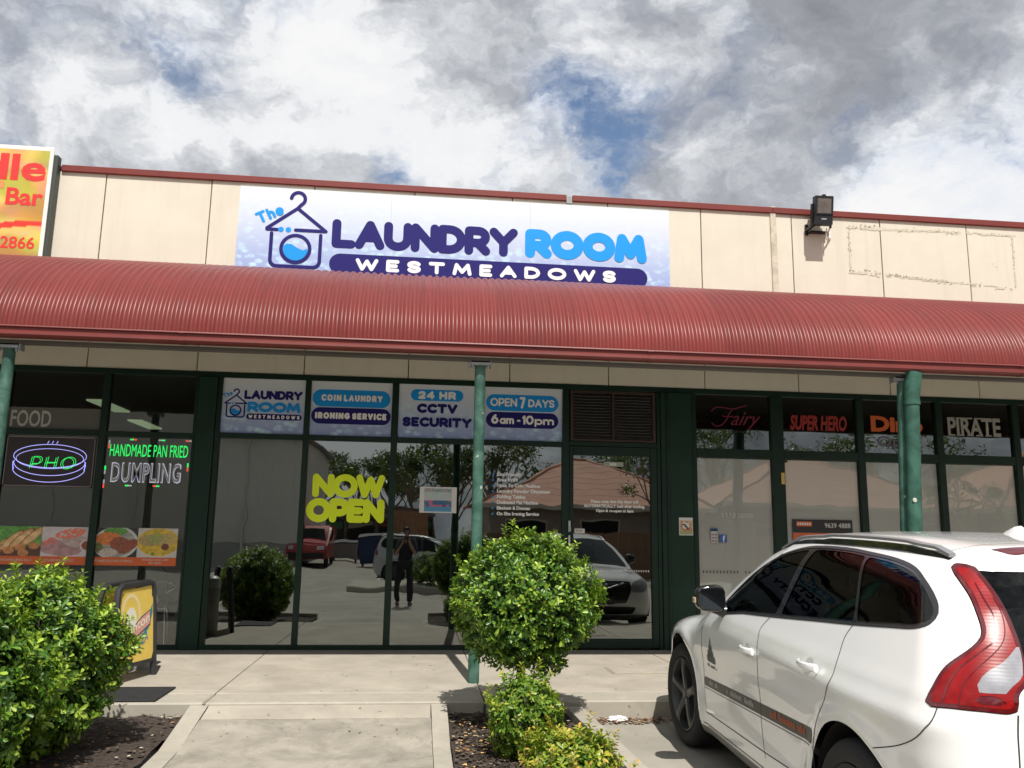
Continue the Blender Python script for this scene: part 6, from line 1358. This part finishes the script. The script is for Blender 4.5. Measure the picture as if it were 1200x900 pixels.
def skip(x, y, w, d, h, m, label):
    t = thing('dumpster', label, 'dumpster', (x, y, -.35)); g = G(); z = -.2
    g.add([(x-w/2+.08, y-d/2+.05, z), (x+w/2-.08, y-d/2+.05, z), (x+w/2-.08, y+d/2-.05, z), (x-w/2+.08, y+d/2-.05, z), (x-w/2, y-d/2, z+h), (x+w/2, y-d/2, z+h), (x+w/2, y+d/2, z+h), (x-w/2, y+d/2, z+h)], [(0, 3, 2, 1), (0, 1, 5, 4), (1, 2, 6, 5), (2, 3, 7, 6), (3, 0, 4, 7)]); g.box(x-w/2-.04, x+w/2+.04, y+d/2, y+d/2+.05, z+h-.12, z+h-.02)
    g.build('bin_body', m, t)
    g = G(); g.add([(x-w/2-.03, y-d/2, z+h+.14), (x+w/2+.03, y-d/2, z+h+.14), (x+w/2+.03, y+d/2+.05, z+h+.01), (x-w/2-.03, y+d/2+.05, z+h+.01), (x-w/2-.03, y-d/2, z+h+.18), (x+w/2+.03, y-d/2, z+h+.18), (x+w/2+.03, y+d/2+.05, z+h+.05), (x-w/2-.03, y+d/2+.05, z+h+.05)], [(0, 1, 2, 3), (4, 5, 6, 7), (0, 4, 7, 3), (1, 5, 6, 2), (3, 2, 6, 7), (0, 1, 5, 4)]); g.build('lid', M_black, t)
    for a in (-1, 1):
        for b in (-1, 1): g = G(); g.lathe([(.02, -.03), (.08, -.03), (.08, .03), (.02, .03)], (x+a*(w/2-.2), y+b*(d/2-.15), -.27), 12, 'X'); g.build('castor', M_black, t)
skip(-1.95, -34.6, 1.5, 1.0, 1.25, mat('blue_dumpster', (.015, .035, .12), .5), 'dark blue dumpster across the car park'); skip(-3.9, -40, 1.7, 1.0, .95, mat('grey_dumpster', (.25, .25, .24), .6), 'grey dumpster left of the blue one')
# painted bay line
g = G()
for x in (-1.3, 1.4): g.box(x-.05, x+.05, -26, -20.6, zlot(-22)+.002, zlot(-22)+.006)
g.build('bay_marking', M_white, kind='structure')

# ------------------------------------------------------------ the photographer
def person():
    px, py, gz = -.20, -10.66, -.345
    t = thing('person', 'person in dark top and trousers standing in the lot holding up a phone', 'person', (px, py, gz))
    M_skin = mat('skin', (.38, .22, .15), .55); M_cloth = mat('dark_clothes', (.018, .019, .024), .85, var=.2, vscale=20)
    s = 1.80/1.75
    J = {'pelvis': (0, 0, .95), 'waist': (0, -.01, 1.10), 'chest': (0, -.02, 1.30), 'neck': (0, -.01, 1.49), 'neck2': (0, .01, 1.55), 'head': (0, .03, 1.64), 'crown': (0, .02, 1.72),
         'shl': (-.17, -.01, 1.44), 'ell': (-.25, .10, 1.17), 'wrl': (-.09, .31, 1.42), 'hal': (-.062, .345, 1.50), 'shr': (.17, -.01, 1.44), 'elr': (.25, .10, 1.17), 'wrr': (.09, .31, 1.42), 'har': (.062, .345, 1.50),
         'hipl': (-.10, 0, .90), 'knl': (-.12, .03, .50), 'anl': (-.14, -.01, .09), 'tol': (-.155, .15, .035), 'hipr': (.10, 0, .90), 'knr': (.12, .03, .50), 'anr': (.14, -.01, .09), 'tor': (.155, .15, .035)}
    Rr = {'pelvis': (.155, .11), 'waist': (.135, .10), 'chest': (.165, .11), 'neck': (.06, .06), 'neck2': (.052, .055), 'head': (.078, .095), 'crown': (.055, .07), 'shl': .06, 'ell': .042, 'wrl': .028, 'hal': .026, 'shr': .06, 'elr': .042, 'wrr': .028, 'har': .026,
          'hipl': .088, 'knl': .058, 'anl': .038, 'tol': .032, 'hipr': .088, 'knr': .058, 'anr': .038, 'tor': .032}
    E = [('pelvis', 'waist'), ('waist', 'chest'), ('chest', 'neck'), ('neck', 'neck2'), ('neck2', 'head'), ('head', 'crown'), ('chest', 'shl'), ('shl', 'ell'), ('ell', 'wrl'), ('wrl', 'hal'), ('chest', 'shr'), ('shr', 'elr'), ('elr', 'wrr'), ('wrr', 'har'), ('pelvis', 'hipl'), ('hipl', 'knl'), ('knl', 'anl'), ('anl', 'tol'), ('pelvis', 'hipr'), ('hipr', 'knr'), ('knr', 'anr'), ('anr', 'tor')]
    def skin(names_scale, edges, sub, name, m, parent, fat=0.0, joints=J, radii=Rr, root=None):
        nm = sorted({n for e in edges for n in e}); me = bpy.data.meshes.new(name); me.from_pydata([(px+joints[n][0]*s, py+joints[n][1]*s, gz+joints[n][2]*s) for n in nm], [(nm.index(a), nm.index(b)) for a, b in edges], [])
        o = bpy.data.objects.new(name, me); COL.objects.link(o); o.modifiers.new('s', 'SKIN'); md = o.modifiers.new('u', 'SUBSURF'); md.levels = sub; md.render_levels = sub
        if not me.skin_vertices: me.skin_vertices.new() if hasattr(me.skin_vertices, 'new') else None
        for i, n in enumerate(nm):
            q = radii[n]; q = q if isinstance(q, tuple) else (q, q)
            me.skin_vertices[0].data[i].radius = ((q[0]+fat)*s, (q[1]+fat)*s); me.skin_vertices[0].data[i].use_root = (n == (root or nm[0]))
        dg = bpy.context.evaluated_depsgraph_get(); me2 = bpy.data.meshes.new_from_object(o.evaluated_get(dg)); bpy.data.objects.remove(o); me2.materials.clear(); me2.materials.append(m); me2.polygons.foreach_set('use_smooth', [True]*len(me2.polygons)); return link(name, me2, parent)
    b = skin(None, E, 2, 'body', M_skin, t, root='pelvis')
    top = [e for e in E if not ({'neck2', 'head', 'crown', 'wrl', 'wrr', 'hal', 'har', 'knl', 'knr', 'anl', 'anr', 'tol', 'tor', 'hipl', 'hipr'} & set(e))]
    J2 = dict(J); skin(None, top, 2, 'top', M_cloth, t, .026, J2, Rr, 'pelvis')
    trs = [('pelvis', 'hipl'), ('hipl', 'knl'), ('knl', 'anl'), ('pelvis', 'hipr'), ('hipr', 'knr'), ('knr', 'anr')]; skin(None, trs, 2, 'trousers', M_cloth, t, .016, J, {**Rr, 'pelvis': (.15, .11), 'anl': .05, 'anr': .05}, 'pelvis')
    for sd in 'lr': skin(None, [('an'+sd, 'to'+sd)], 2, 'shoe', mat('shoe_black', (.015, .015, .016), .5), t, .02, {**J, 'an'+sd: (J['an'+sd][0], J['an'+sd][1]-.02, .055)}, {**Rr, 'an'+sd: .04, 'to'+sd: .03})
    for sg, sd in ((-1, 'l'), (1, 'r')):
        for k in range(5):
            zb = 1.53-k*.020 if k < 4 else 1.50; L = [.075, .08, .075, .06, .055][k]; p0 = (sg*.068, .35, zb); p1 = (sg*(.082 if k < 4 else .05), .375, zb+.008); p2 = (sg*(.06 if k < 4 else .035), .392 if k < 4 else .362, zb+.012)
            jj = {'a': p0, 'b': p1, 'c': p2}; skin(None, [('a', 'b'), ('b', 'c')], 1, 'finger' if k < 4 else 'thumb', M_skin, b, 0, jj, {'a': .009, 'b': .0085, 'c': .0075})
    g = G(); hx, hy, hz = px, py+.03*s, gz+1.665*s
    g2 = bmesh.new(); bmesh.ops.create_icosphere(g2, subdivisions=3, radius=1)
    vs = []
    for v in g2.verts: p = v.co; vs.append((hx+p.x*.092, hy-.012+p.y*.112*(.80 if p.y > 0 and p.z < .45 else 1), hz+.015+p.z*.105))
    g2.verts.index_update(); g.add(vs, [[v.index for v in f.verts] for f in g2.faces]); g2.free(); g.build('hair', mat('dark_hair', (.015, .011, .009), .6, bump=.5, bscale=200), t, smooth='all')
    f = G(); fy = hy+.085
    f.lathe([(0, .0), (.010, -.004), (.013, -.02), (0, -.03)], (hx, fy+.02, hz-.01), 8, 'Y'); f.build('nose', M_skin, b, smooth='all')
    for sx in (-.032, .032): G().lathe([(0, .012), (.010, .008), (.013, 0), (.010, -.008)], (hx+sx, fy+.004, hz+.006), 10, 'Y').build('eye', M_white, b, smooth='all')
    for sx in (-.09, .09): G().bbox(hx+sx-.008, hx+sx+.008, hy-.015, hy+.015, hz-.035, hz+.03, .006).build('ear', M_skin, b)
    G().bbox(hx-.022, hx+.022, fy+.008, fy+.014, hz-.058, hz-.05, .002).build('mouth', mat('lips', (.30, .10, .09), .5), b)
    ph = thing('phone', 'phone held up in both hands by the person in the lot', 'phone', (px+.0, py+.355*s, 1.22)); return t
person()
t = [o for o in COL.objects if o.name == 'phone'][0]
G().bbox(-.20-.075, -.20+.075, -10.315, -10.307, 1.15+.02, 1.15+.10, .003).build('case', M_black, t)
